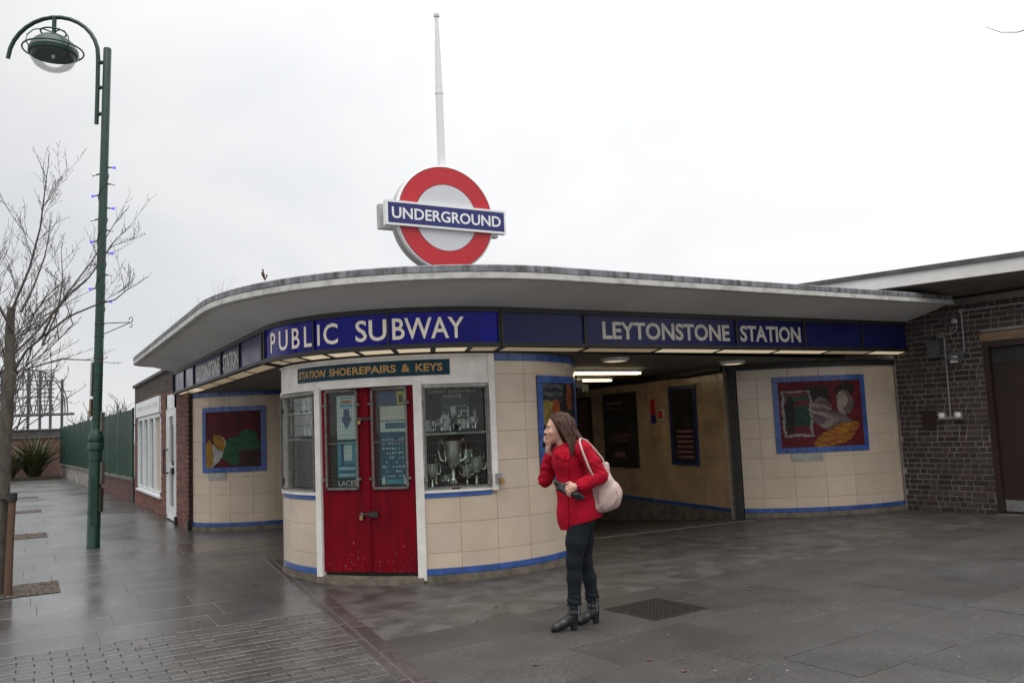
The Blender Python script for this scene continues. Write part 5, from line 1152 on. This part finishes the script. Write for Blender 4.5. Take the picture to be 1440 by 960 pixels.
# ================================================================== manhole cover
mh = thing('manhole_cover', (4.735, 5.99, 0), 'square black iron drain cover set in the paving', 'manhole cover'); mp_ = lambda x, y: (4.735 + x * math.cos(R(5.5)) - y * math.sin(R(5.5)), 5.99 + x * math.sin(R(5.5)) + y * math.cos(R(5.5)))
q = MB(); h_ = .315
def mb4(q, x0, x1, y0, y1, z0, z1): q.box(x0, x1, y0, y1, z0, z1, lambda x, y, z_: (*mp_(x, y), z_))
for a in ((-h_, h_, -h_, -h_ + .022), (-h_, h_, h_ - .022, h_), (-h_, -h_ + .022, -h_ + .022, h_ - .022), (h_ - .022, h_, -h_ + .022, h_ - .022)): mb4(q, *a, -.01, .007)
ob('frame', q, 'iron', mh); q = MB(); mb4(q, -h_ + .021, h_ - .021, -h_ + .021, h_ - .021, -.01, .002); ob('plate', q, 'black', mh)
q = MB(); n_ = 13; s_ = (2 * h_ - .06) / n_
for i in range(n_):
    for j in range(n_): x = -h_ + .03 + s_ * i; y = -h_ + .03 + s_ * j; mb4(q, x + s_ * .16, x + s_ * .84, y + s_ * .16, y + s_ * .84, .001, .0075)
tag(ob('raised_studs', q, 'iron', mh), kind='stuff')
# fallen leaves and litter
for i in range(30):
    if i < 20: x, y = rng.uniform(3, 11), rng.uniform(3.6, 9.0)
    else: x, y = rng.uniform(.2, 2.2), rng.uniform(7, 16)
    if (x - KC[0]) ** 2 + (y - KC[1]) ** 2 < 4.4: continue
    a = rng.uniform(0, 6.28); s_ = rng.uniform(.012, .026); q = MB()
    q.add([(x + s_ * 1.5 * math.cos(a), y + s_ * 1.5 * math.sin(a), .012), (x + s_ * math.cos(a + 1.4) * .8, y + s_ * math.sin(a + 1.4) * .8, .010), (x - s_ * 1.2 * math.cos(a), y - s_ * 1.2 * math.sin(a), .007), (x + s_ * math.cos(a - 1.4) * .8, y + s_ * math.sin(a - 1.4) * .8, .010), (x, y, .0055)], [(0, 1, 4), (1, 2, 4), (2, 3, 4), (3, 0, 4)])
    one('fallen_leaf', q, ('leaf_red', 'soil', 'stake', 'soil')[i % 4], (x, y, .006), 'tiny scrap of leaf or litter lying on the damp paving', 'leaf', 'leaf litter on the paving')

# ================================================================== the woman
WB = Vector((3.85, 5.87, 0))
def V3(*a): return np.array(a, float)
def cone(P, a, b, r1, r2, sq=None):
    a, b = V3(*a), V3(*b); ab = b - a; t = np.clip(((P - a) @ ab) / (ab @ ab), 0, 1); return np.linalg.norm(P - a - t[..., None] * ab, axis=-1) - (r1 + (r2 - r1) * t)
def ell(P, c, r, rz=0., tilt=0.):
    Q = P - V3(*c)
    if tilt: c_, s_ = math.cos(tilt), math.sin(tilt); Q = np.stack([Q[..., 0] * c_ + Q[..., 2] * s_, Q[..., 1], -Q[..., 0] * s_ + Q[..., 2] * c_], -1)
    if rz: c_, s_ = math.cos(rz), math.sin(rz); Q = np.stack([Q[..., 0] * c_ + Q[..., 1] * s_, -Q[..., 0] * s_ + Q[..., 1] * c_, Q[..., 2]], -1)
    r = V3(*r); k0 = np.linalg.norm(Q / r, axis=-1); k1 = np.linalg.norm(Q / (r * r), axis=-1) + 1e-9; return k0 * (k0 - 1) / k1
def smin(a, b, k): h = np.clip(.5 + .5 * (b - a) / k, 0, 1); return b + (a - b) * h - k * h * (1 - h)
def su(k, *ds):
    d = ds[0]
    for e in ds[1:]: d = smin(d, e, k)
    return d
def sub(a, b, k): h = np.clip(.5 - .5 * (a + b) / k, 0, 1); return a + (-b - a) * h + k * h * (1 - h)
def chain(P, pts, k=.02):
    d = None
    for (a, r1), (b, r2) in zip(pts[:-1], pts[1:]):
        e = cone(P, a, b, r1, r2); d = e if d is None else smin(d, e, k)
    return d
def surfnet(f, lo, hi, h):
    lo, hi = V3(*lo), V3(*hi); n = np.ceil((hi - lo) / h).astype(int) + 1
    g = np.stack(np.meshgrid(*[lo[i] + h * np.arange(n[i]) for i in range(3)], indexing='ij'), -1); D = f(g); s = D < 0
    m = n - 1; acc = np.zeros((*m, 3)); cnt = np.zeros(m)
    cs = [(i, j, k) for i in (0, 1) for j in (0, 1) for k in (0, 1)]
    def sl(c): return tuple(slice(c[i], c[i] + m[i]) for i in range(3))
    for a in cs:
        for ax in range(3):
            if a[ax]: continue
            b = list(a); b[ax] = 1; va, vb = D[sl(a)], D[sl(b)]; x = s[sl(a)] != s[sl(b)]; t = np.where(x, va / np.where(x, va - vb, 1), 0)
            for i in range(3): acc[..., i] += np.where(x, a[i] + (t if i == ax else 0), 0)
            cnt += x
    mk = cnt > 0; idx = -np.ones(m, int); idx[mk] = np.arange(mk.sum()); ijk = np.argwhere(mk); V = lo + h * (ijk + acc[mk] / cnt[mk][:, None]); F = []
    for ax in range(3):
        o1, o2 = [(1, 2), (2, 0), (0, 1)][ax]
        A = [slice(0, n[i]) for i in range(3)]; B = list(A); A[ax] = slice(0, n[ax] - 1); B[ax] = slice(1, n[ax])
        X = s[tuple(A)] != s[tuple(B)]; E_ = np.argwhere(X); E_ = E_[(E_[:, o1] > 0) & (E_[:, o2] > 0) & (E_[:, o1] < n[o1] - 1) & (E_[:, o2] < n[o2] - 1)]
        ins = s[tuple(E_.T)]
        def at(d1, d2): q = E_.copy(); q[:, o1] += d1; q[:, o2] += d2; return idx[tuple(q.T)]
        Q = np.stack([at(-1, -1), at(0, -1), at(0, 0), at(-1, 0)], 1); Q[~ins] = Q[~ins][:, ::-1]; F.append(Q)
    return V, np.concatenate(F)
def body(name, f, lo, hi, h, m, parent, smooth=True, top=None):
    V, F = surfnet(f, lo, hi, h); O = Vector(org(parent)) if parent is not None else WB
    base = np.array(WB) - np.array(O if parent is not None else top); W_ = base + V[:, :1] * np.array(Rr) + V[:, 1:2] * np.array(Bk) + V[:, 2:] * np.array((0, 0, 1))
    me = bpy.data.meshes.new(name); me.from_pydata(W_.tolist(), [], F.tolist()); me.polygons.foreach_set('use_smooth', [True] * len(me.polygons)); me.materials.append(MATS[m])
    o = bpy.data.objects.new(name, me); link(o, parent); ORG[o.name] = tuple(O) if parent is not None else tuple(top)
    if parent is None: o.location = top
    return o
def wl_(r_, b_, z_): v = WB + Rr * r_ + Bk * b_; return (v.x, v.y, z_)
PE = thing('person', tuple(WB), 'woman in a red coat and dark jeans, phone held to her face', 'person')
# skeleton landmarks (image right, away, up)
hd = (-.085, 0, 1.585)
shN, elN, wrN = (.10, -.15, 1.405), (.222, -.165, 1.195), (.035, -.235, 1.128)
shF, elF, wrF = (-.07, .12, 1.385), (-.205, .115, 1.165), (-.168, .04, 1.375)
hipN, knN, anN = (.045, -.075, .84), (-.012, -.095, .53), (-.028, -.09, .17)
hipF, knF, anF = (.085, .085, .84), (.085, .105, .50), (.135, .12, .17)
def fingers(P, base, dirs, rad):
    d = None
    for pts in dirs:
        e = chain(P, [(p, rad * (1 - .1 * i)) for i, p in enumerate(pts)], .004); d = e if d is None else np.minimum(d, e)
    return d
def f_head(P):
    sk = ell(P, (-.068, 0, 1.605), (.105, .077, .098)); jaw = ell(P, (-.125, -.002, 1.535), (.058, .056, .072), tilt=-.12); ch = ell(P, (-.160, -.005, 1.478), (.022, .026, .020))
    d = su(.03, sk, jaw, ch)
    brow = ell(P, (-.162, -.008, 1.606), (.016, .042, .014)); d = smin(d, brow, .015)
    nose = cone(P, (-.172, -.012, 1.594), (-.196, -.014, 1.557), .0065, .0095); nb = ell(P, (-.184, -.013, 1.550), (.011, .015, .007)); d = su(.010, d, nose, nb)
    d = su(.006, d, ell(P, (-.181, -.012, 1.522), (.010, .021, .0065)), ell(P, (-.179, -.012, 1.510), (.010, .018, .0065)))
    d = sub(d, ell(P, (-.182, -.040, 1.590), (.016, .017, .011)), .01); d = sub(d, ell(P, (-.186, .022, 1.590), (.016, .015, .011)), .01)
    d = smin(d, ell(P, (-.148, -.045, 1.553), (.025, .018, .02)), .02)
    ear = ell(P, (-.062, -.078, 1.565), (.018, .008, .03)); d = smin(d, ear, .006)
    neck = chain(P, [((-.075, 0, 1.52), .050), ((-.035, 0, 1.43), .054), ((0, 0, 1.36), .07)], .02); return smin(d, neck, .025)
def hand_near(P):
    palm = ell(P, (-.012, -.247, 1.118), (.042, .020, .034), tilt=.25); wr = cone(P, wrN, (-.0, -.245, 1.122), .025, .026); d = smin(palm, wr, .015)
    fs_ = [[(-.030, -.262, 1.140), (-.058, -.270, 1.128), (-.066, -.262, 1.104), (-.056, -.246, 1.090)], [(-.026, -.266, 1.122), (-.056, -.276, 1.108), (-.062, -.266, 1.084), (-.050, -.248, 1.074)],
           [(-.020, -.266, 1.104), (-.046, -.276, 1.090), (-.050, -.266, 1.067), (-.038, -.248, 1.060)], [(-.012, -.262, 1.090), (-.032, -.270, 1.076), (-.034, -.262, 1.056), (-.024, -.246, 1.052)]]
    th = chain(P, [((0., -.245, 1.142), .011), ((-.028, -.236, 1.158), .0105), ((-.055, -.228, 1.150), .009)], .004)
    return np.minimum(smin(d, fingers(P, None, fs_, .0088), .006), smin(d, th, .008))
def hand_far(P):
    palm = ell(P, (-.176, .022, 1.428), (.020, .030, .042)); wr = cone(P, wrF, (-.173, .03, 1.40), .024, .024); d = smin(palm, wr, .015)
    fs_ = [[(-.184, .000, 1.452), (-.196, -.010, 1.484), (-.190, -.012, 1.512)], [(-.186, .014, 1.456), (-.202, .006, 1.492), (-.198, .004, 1.524)], [(-.186, .030, 1.456), (-.203, .024, 1.490), (-.200, .022, 1.520)], [(-.182, .045, 1.450), (-.197, .044, 1.476), (-.196, .044, 1.500)]]
    th = chain(P, [((-.162, .002, 1.425), .011), ((-.160, -.016, 1.452), .0105), ((-.168, -.022, 1.478), .009)], .004)
    return np.minimum(smin(d, fingers(P, None, fs_, .0085), .006), smin(d, th, .008))
def f_body(P):
    d = f_head(P)
    d = su(.03, d, ell(P, (.0, 0, 1.30), (.10, .13, .15)), ell(P, (.03, 0, 1.08), (.10, .11, .15)), ell(P, (.06, 0, .90), (.11, .13, .12)))
    for s_, e_, w_ in ((shN, elN, wrN), (shF, elF, wrF)): d = smin(d, chain(P, [(s_, .045), (e_, .036), (w_, .026)]), .02)
    for h_, k_, a_ in ((hipN, knN, anN), (hipF, knF, anF)): d = smin(d, chain(P, [(h_, .065), (k_, .045), (a_, .034)]), .02)
    return np.minimum(np.minimum(d, hand_near(P)), hand_far(P))
body('body', f_body, (-.26, -.30, .10), (.32, .22, 1.72), .0055, 'skin', PE)
def f_coat(P):
    r_, b_, z_ = P[..., 0], P[..., 1], P[..., 2]
    ch = ell(P, (-.002, -.005, 1.315), (.138, .172, .165), rz=-.55); ab = ell(P, (.018, 0, 1.12), (.148, .150, .19), rz=-.4); sk = ell(P, (.052, 0, .90), (.182, .175, .25), rz=-.3)
    yoke = chain(P, [((.095, -.135, 1.405), .062), ((.01, 0, 1.44), .062), ((-.07, .11, 1.385), .06)], .03)
    d = su(.045, ch, ab, sk, yoke)
    an_ = chain(P, [(shN, .070), ((.165, -.165, 1.30), .064), (elN, .060), ((.13, -.205, 1.155), .054), ((.052, -.232, 1.130), .046)], .02)
    af_ = chain(P, [(shF, .064), (elF, .056), ((-.185, .08, 1.27), .050), ((-.172, .048, 1.355), .044)], .02)
    fold = (.0022 * np.sin(48 * z_ + 55 * r_ + 5 * np.sin(19 * z_ + 23 * b_)) + .0014 * np.sin(105 * (z_ - r_) + 4 * np.sin(31 * r_)))
    d = su(.022, d, an_ + fold, af_ + fold)
    d += .004 * np.sin(34 * (r_ * .6 + b_ * .8) + 2 * z_) * np.clip((1.05 - z_) * 5, 0, 1)
    # collar
    lap = np.minimum(ell(P, (-.078, -.112, 1.365), (.050, .030, .060), rz=.45, tilt=.55), ell(P, (-.030, -.132, 1.385), (.042, .026, .040), rz=-.3, tilt=-.7)); col = chain(P, [((-.075, -.055, 1.425), .022), ((-.01, -.075, 1.455), .024), ((.05, -.03, 1.465), .022), ((.04, .06, 1.45), .02), ((-.06, .06, 1.42), .02)], .01)
    d = np.minimum(su(.010, d, col), lap)
    d = d + .009 * np.exp(-((r_ + .028 - .05 * (z_ - 1.1)) / .006) ** 2) * (b_ < -.02) * (z_ < 1.335)
    d = d + .006 * np.exp(-((z_ - .985 - .25 * r_) / .006) ** 2) * (b_ < 0) * (r_ > .02) * (r_ < .13)
    # button placket edge: a raised flap down the front
    fl_ = np.abs((r_ + .118 + .06 * (z_ - 1.1)) * .6 + (b_ + .075) * .8)
    d = d - .006 * np.clip(1 - fl_ / .03, 0, 1) * (z_ < 1.34)
    # neck opening and wrists
    d = sub(d, cone(P, (-.085, -.005, 1.56), (-.055, -.012, 1.435), .07, .050), .012)
    hem = np.where((r_ < -.028) & (b_ < .02), .772 + (r_ + .1) * .05, .812 + (r_ + .03) * .21) - z_
    d = np.maximum(d, hem)
    inner = su(.03, ell(P, (.052, 0, .86), (.160, .155, .16)), ell(P, (.045, 0, .80), (.15, .15, .12))); d = np.maximum(d, -inner)
    d = np.maximum(d, -cone(P, wrN, (-.02, -.245, 1.12), .031, .031)); d = np.maximum(d, -cone(P, wrF, (-.172, .035, 1.41), .029, .029)); return d
body('coat', f_coat, (-.29, -.32, .72), (.31, .24, 1.53), .0052, 'coat', PE)
def f_trou(P):
    z_ = P[..., 2]; r_ = P[..., 0]
    d = su(.03, ell(P, (.065, 0, .88), (.125, .14, .12)), chain(P, [(hipN, .098), ((.01, -.09, .68), .080), (knN, .060), ((-.016, -.088, .40), .057), ((-.027, -.09, .22), .050), (anN, .052)], .03))
    l2 = chain(P, [(hipF, .098), ((.088, .098, .67), .076), (knF, .058), ((.118, .112, .36), .052), ((.132, .118, .22), .049), (anF, .050)], .03); d = smin(d, l2, .02)
    d += .0009 * np.sin(95 * z_ + 60 * r_ + 3 * np.sin(40 * r_)) * np.clip(1 - np.abs(z_ - .53) / .10, 0, 1) + .0045 * np.sin(140 * z_ + 35 * r_) * np.clip((.30 - z_) * 10, 0, 1)
    return np.maximum(d, .178 + .012 * np.sin(60 * r_) - z_)
body('jeans', f_trou, (-.15, -.21, .17), (.26, .23, 1.02), .0055, 'denim', PE)
def f_boot(P, an_, toe, heel):
    a = V3(*an_); t = V3(*toe); h_ = V3(*heel); z_ = P[..., 2]; fd = (t - h_); fd[2] = 0; fd /= np.linalg.norm(fd)
    sh = chain(P, [((a[0], a[1], .225), .043), ((a[0], a[1], .13), .044), (tuple(h_ * .75 + t * .25 + V3(0, 0, .085)), .046)], .02)
    ft = chain(P, [(tuple(h_ + fd * .03 + V3(0, 0, .09)), .036), (tuple(h_ + fd * .11 + V3(0, 0, .052)), .036), (tuple(h_ + fd * .17 + V3(0, 0, .030)), .030), (tuple(t + fd * .014 + V3(0, 0, .014)), .011)], .025)
    d = smin(sh, ft, .02)
    hl = cone(P, tuple(h_ + fd * .022 + V3(0, 0, .09)), tuple(h_ + fd * .018 + V3(0, 0, .0)), .034, .026); hl = np.maximum(hl, .001 - z_); so_ = cone(P, tuple(h_ + fd * .15 + V3(0, 0, .012)), tuple(t - fd * .01 + V3(0, 0, .012)), .036, .022); so_ = np.maximum(np.maximum(so_, z_ - .016), .001 - z_)
    d += .002 * np.sin(170 * z_) * np.clip(1 - np.abs(z_ - .13) / .05, 0, 1); d = np.maximum(smin(d, hl, .012), .003 - z_)
    cut = a[2] + .055; return np.maximum(d, z_ - cut - .01)
for nm, an_, toe, heel in (('n', anN, (-.198, -.12, 0), (-.020, -.075, 0)), ('f', anF, (.010, .075, 0), (.172, .125, 0))):
    o = body('boot', lambda P: f_boot(P, an_, toe, heel), (min(toe[0], heel[0]) - .08, min(toe[1], heel[1]) - .1, -.01), (max(toe[0], heel[0]) + .1, max(toe[1], heel[1]) + .1, .27), .0045, 'leather', PE)
    q = MB(); q.tube([wl_(an_[0] + .03, an_[1] - .046, z_) for z_ in (.10, .15, .21)], .003, 5); ob('zip', q, 'steel', o)
def f_hair(P):
    r_, b_, z_ = P[..., 0], P[..., 1], P[..., 2]
    cap = ell(P, (-.062, 0, 1.606), (.118, .090, .110)); 
    nearf = chain(P, [((-.065, -.068, 1.625), .032), ((-.045, -.085, 1.53), .030), ((-.025, -.115, 1.45), .028), ((-.008, -.150, 1.36), .012)], .03)
    nearb = chain(P, [((-.02, -.06, 1.60), .042), ((.005, -.085, 1.52), .034), ((.012, -.12, 1.44), .024), ((.008, -.150, 1.385), .010)], .03)
    back = chain(P, [((.0, 0, 1.585), .055), ((.035, -.02, 1.53), .040), ((.070, -.04, 1.50), .026), ((.112, -.05, 1.478), .009)], .03)
    farh = chain(P, [((-.04, .07, 1.6), .035), ((-.02, .085, 1.45), .025)], .03)
    d = su(.03, cap, nearf, nearb, back, farh); d += .0035 * np.sin(95 * r_ - 38 * (z_ - 1.5) + 60 * b_) + .0018 * np.sin(210 * r_ + 120 * b_)
    # keep the face free
    face = (-.094 + (z_ - 1.58) * -.62) - r_ ; face = np.where(z_ > 1.655, np.minimum(-.141 + (z_ - 1.655) * -.6, -.13) - r_, face); d = np.maximum(d, np.minimum(face, .35))
    return d
body('hair', f_hair, (-.20, -.16, 1.34), (.16, .14, 1.73), .0042, 'hair', PE)
for nm, m_, c_, r_ in (('lips', 'lip', (-.1845, -.014, 1.5165), (.0075, .017, .0085)), ('eye', 'eye_white', (-.1625, -.038, 1.590), (.008, .009, .004)), ('iris', 'hair', (-.1695, -.039, 1.5912), (.0042, .0050, .0046)), ('eyebrow', 'hair', (-.170, -.038, 1.6105), (.005, .017, .0024))):
    q = MB(); P0 = wl_(*c_); Mr = Matrix(((Rr.x * r_[0], Bk.x * r_[1], 0), (Rr.y * r_[0], Bk.y * r_[1], 0), (0, 0, r_[2]))); q.lathe([(0, -1), (.5, -.866), (.866, -.5), (1, 0), (.866, .5), (.5, .866), (0, 1)], P0, 12, Mr); ob(nm, q, m_, PE, smooth=60)
for i in range(0): q = MB(); q.lathe([(.011, 0), (.011, .004), (0, .005)], wl_(-.098 + .012 * i, -.128 - .003 * i, 1.25 - .085 * i), 10, Matrix.Rotation(R(75), 3, Rr)); ob('button', q, 'black', PE)
# phone, bundle of gloves, shoulder bag: held things of their own
q = MB(); dv = Vector((.34, .10, 1)).normalized(); a = Vector((-.206, .034, 1.447)); 
def phm(u, v, d): return wl_(a.x + dv.x * v + .45 * u - d * .6, a.y + dv.y * v + u * .75 + d * .6, a.z + dv.z * v - d * .2)
q.piece(phm, -.034, .034, -.01, .125, .009, .003); q.bar(phm, -.033, .033, -.009, .124, -.001, .0005); one('phone', q, 'black', wl_(-.18, 0, 1.43), 'black mobile phone pressed to the mouth of the woman', 'phone')
def f_glv(P):
    d = su(.012, chain(P, [((-.135, -.235, 1.160), .022), ((-.075, -.238, 1.128), .026), ((-.02, -.235, 1.085), .026), ((.045, -.232, 1.045), .024)], .01), chain(P, [((-.120, -.25, 1.115), .018), ((-.06, -.25, 1.092), .022), ((.03, -.25, 1.062), .020)], .01), ell(P, (.05, -.235, 1.045), (.035, .022, .026))); return d + .004 * np.sin(110 * P[..., 0] + 70 * P[..., 2])
o = body('gloves', f_glv, (-.2, -.30, .98), (.12, -.17, 1.2), .0045, 'glove', None, top=wl_(-.03, -.235, 1.03)); tag(o, 'crumpled black gloves gripped in her lowered hand', 'gloves')
BG = thing('shoulder_bag', wl_(.27, -.07, .89), 'slouchy pale pink shoulder bag hanging behind her arm', 'bag')
def f_bag(P):
    r_, b_, z_ = P[..., 0], P[..., 1], P[..., 2]
    d = su(.05, ell(P, (.268, -.085, 1.045), (.112, .060, .125), tilt=.35), ell(P, (.235, -.08, .962), (.085, .062, .060), tilt=.35), ell(P, (.315, -.085, 1.06), (.070, .055, .075)), cone(P, (.262, -.08, 1.16), (.275, -.08, 1.275), .060, .030), ell(P, (.335, -.085, 1.015), (.045, .05, .07)))
    d = np.maximum(d, (z_ - 1.30) - (r_ - .27) * .2); d += .003 * np.sin(26 * r_ + 22 * z_ + 6 * np.sin(14 * b_)) * np.clip((1.2 - z_) * 8, 0, 1) + .0015 * np.sin(60 * (r_ - z_)); return d
body('bag_body', f_bag, (.10, -.19, .86), (.43, .03, 1.33), .0055, 'bag', BG)
def strap(pts, w_, nm='strap'):
    q = MB(); n = len(pts)
    for (a, b_) in zip(pts[:-1], pts[1:]): pass
    q.tube([wl_(*p) for p in pts], w_, 8); ob(nm, q, 'bag', BG, smooth=60)
strap([(.24, -.11, 1.12), (.185, -.19, 1.16), (.152, -.238, 1.215), (.128, -.246, 1.27), (.104, -.243, 1.34), (.082, -.232, 1.41), (.070, -.208, 1.462), (.075, -.165, 1.492), (.09, -.12, 1.494)], .0088)
strap([(.09, -.12, 1.494), (.135, -.09, 1.475), (.195, -.08, 1.405), (.255, -.08, 1.325), (.275, -.08, 1.25)], .0088)
def onsurf(f, r_, z_, off=.0, b0=-.36, b1=.1):
    bs = np.linspace(b0, b1, 300); P = np.stack([np.full(300, r_), bs, np.full(300, z_)], -1); d = f(P); i = int(np.argmax(d < 0)) if (d < 0).any() else 150
    return wl_(r_, bs[i] - off, z_)
def patch(name, f, A, B, off, m, parent, n=10, k=4):
    def lerp(pl, t): x = t * (len(pl) - 1); i = min(int(x), len(pl) - 2); u = x - i; return (pl[i][0] + (pl[i + 1][0] - pl[i][0]) * u, pl[i][1] + (pl[i + 1][1] - pl[i][1]) * u)
    q = MB(); V = []
    for i in range(n + 1):
        a_, b_ = lerp(A, i / n), lerp(B, i / n)
        for j in range(k + 1):
            t = j / k; edge_ = j in (0, k) or i in (0, n); V.append(onsurf(f, a_[0] + (b_[0] - a_[0]) * t, a_[1] + (b_[1] - a_[1]) * t, -.004 if edge_ else off))
    q.add(V, [(i * (k + 1) + j, (i + 1) * (k + 1) + j, (i + 1) * (k + 1) + j + 1, i * (k + 1) + j + 1) for i in range(n) for j in range(k)]); return ob(name, q, m, parent)
patch('lapel', f_coat, [(-.060, 1.435), (-.066, 1.385), (-.036, 1.320)], [(-.006, 1.440), (.020, 1.382), (-.026, 1.318)], .012, 'coat', PE, 12, 6)
patch('lapel', f_coat, [(-.098, 1.415), (-.122, 1.372), (-.052, 1.316)], [(-.070, 1.430), (-.076, 1.385), (-.042, 1.318)], .012, 'coat', PE, 12, 6)
patch('placket', f_coat, [(-.072, 1.31), (-.080, 1.1), (-.088, .80)], [(-.022, 1.31), (-.036, 1.1), (-.044, .80)], .0065, 'coat', PE, 26, 8)
patch('pocket_flap', f_coat, [(.030, 1.035), (.028, 1.005)], [(.150, 1.050), (.150, 1.018)], .007, 'coat', PE, 4, 10)
q = MB(); q.tube([onsurf(f_bag, *p, off=.003) for p in ((.205, 1.075), (.196, 1.03), (.200, .985), (.222, .94), (.25, .912))], .0032, 6); ob('piping', q, 'piping', BG)
q = MB(); q.tube([onsurf(f_bag, *p, off=.002) for p in ((.325, 1.10), (.352, 1.05), (.345, 1.0), (.318, .958))], .0024, 6); ob('seam', q, 'piping', BG)
rh = random.Random(12); q = MB()
for i in range(170):
    a_ = i / 169; j = lambda s_: rh.uniform(-s_, s_)
    zs = 1.36 + .11 * max(0, a_ - .35) / .65; en = (-.012 + .055 * a_ + .07 * max(0, a_ - .7) / .3 + j(.008), zs + j(.022))
    path = [(-.135 + .115 * a_ + j(.004), 1.672 + .02 * math.sin(a_ * 3) + j(.004)), (-.112 + .125 * a_ + j(.005), 1.61 + j(.005)), (-.080 + .120 * a_ + j(.005), 1.53 + j(.005)), (-.045 + .095 * a_ + j(.006), 1.45 + .03 * a_ + j(.006)), en]
    pts = [onsurf(f_hair, r_, z_, rh.uniform(-.001, .0035), -.25, .12) for r_, z_ in path[:-1]]; e = onsurf(f_hair, path[-2][0], path[-2][1], .002, -.25, .12); dx_ = (en[0] - path[-2][0], en[1] - path[-2][1])
    pts.append((e[0] + Rr.x * dx_[0] - Bk.x * .03, e[1] + Rr.y * dx_[0] - Bk.y * .03, en[1])); q.tube(pts, [.0012, .0022, .0022, .0018, .0006], 4)
tag(ob('hair_strands', q, 'hair', PE, smooth=60), kind='stuff')
# guard: every mesh object ends with at least one material
print('objects', len(bpy.data.objects), 'tris', sum(len(o.data.polygons) for o in bpy.data.objects if o.type == 'MESH') * 2)
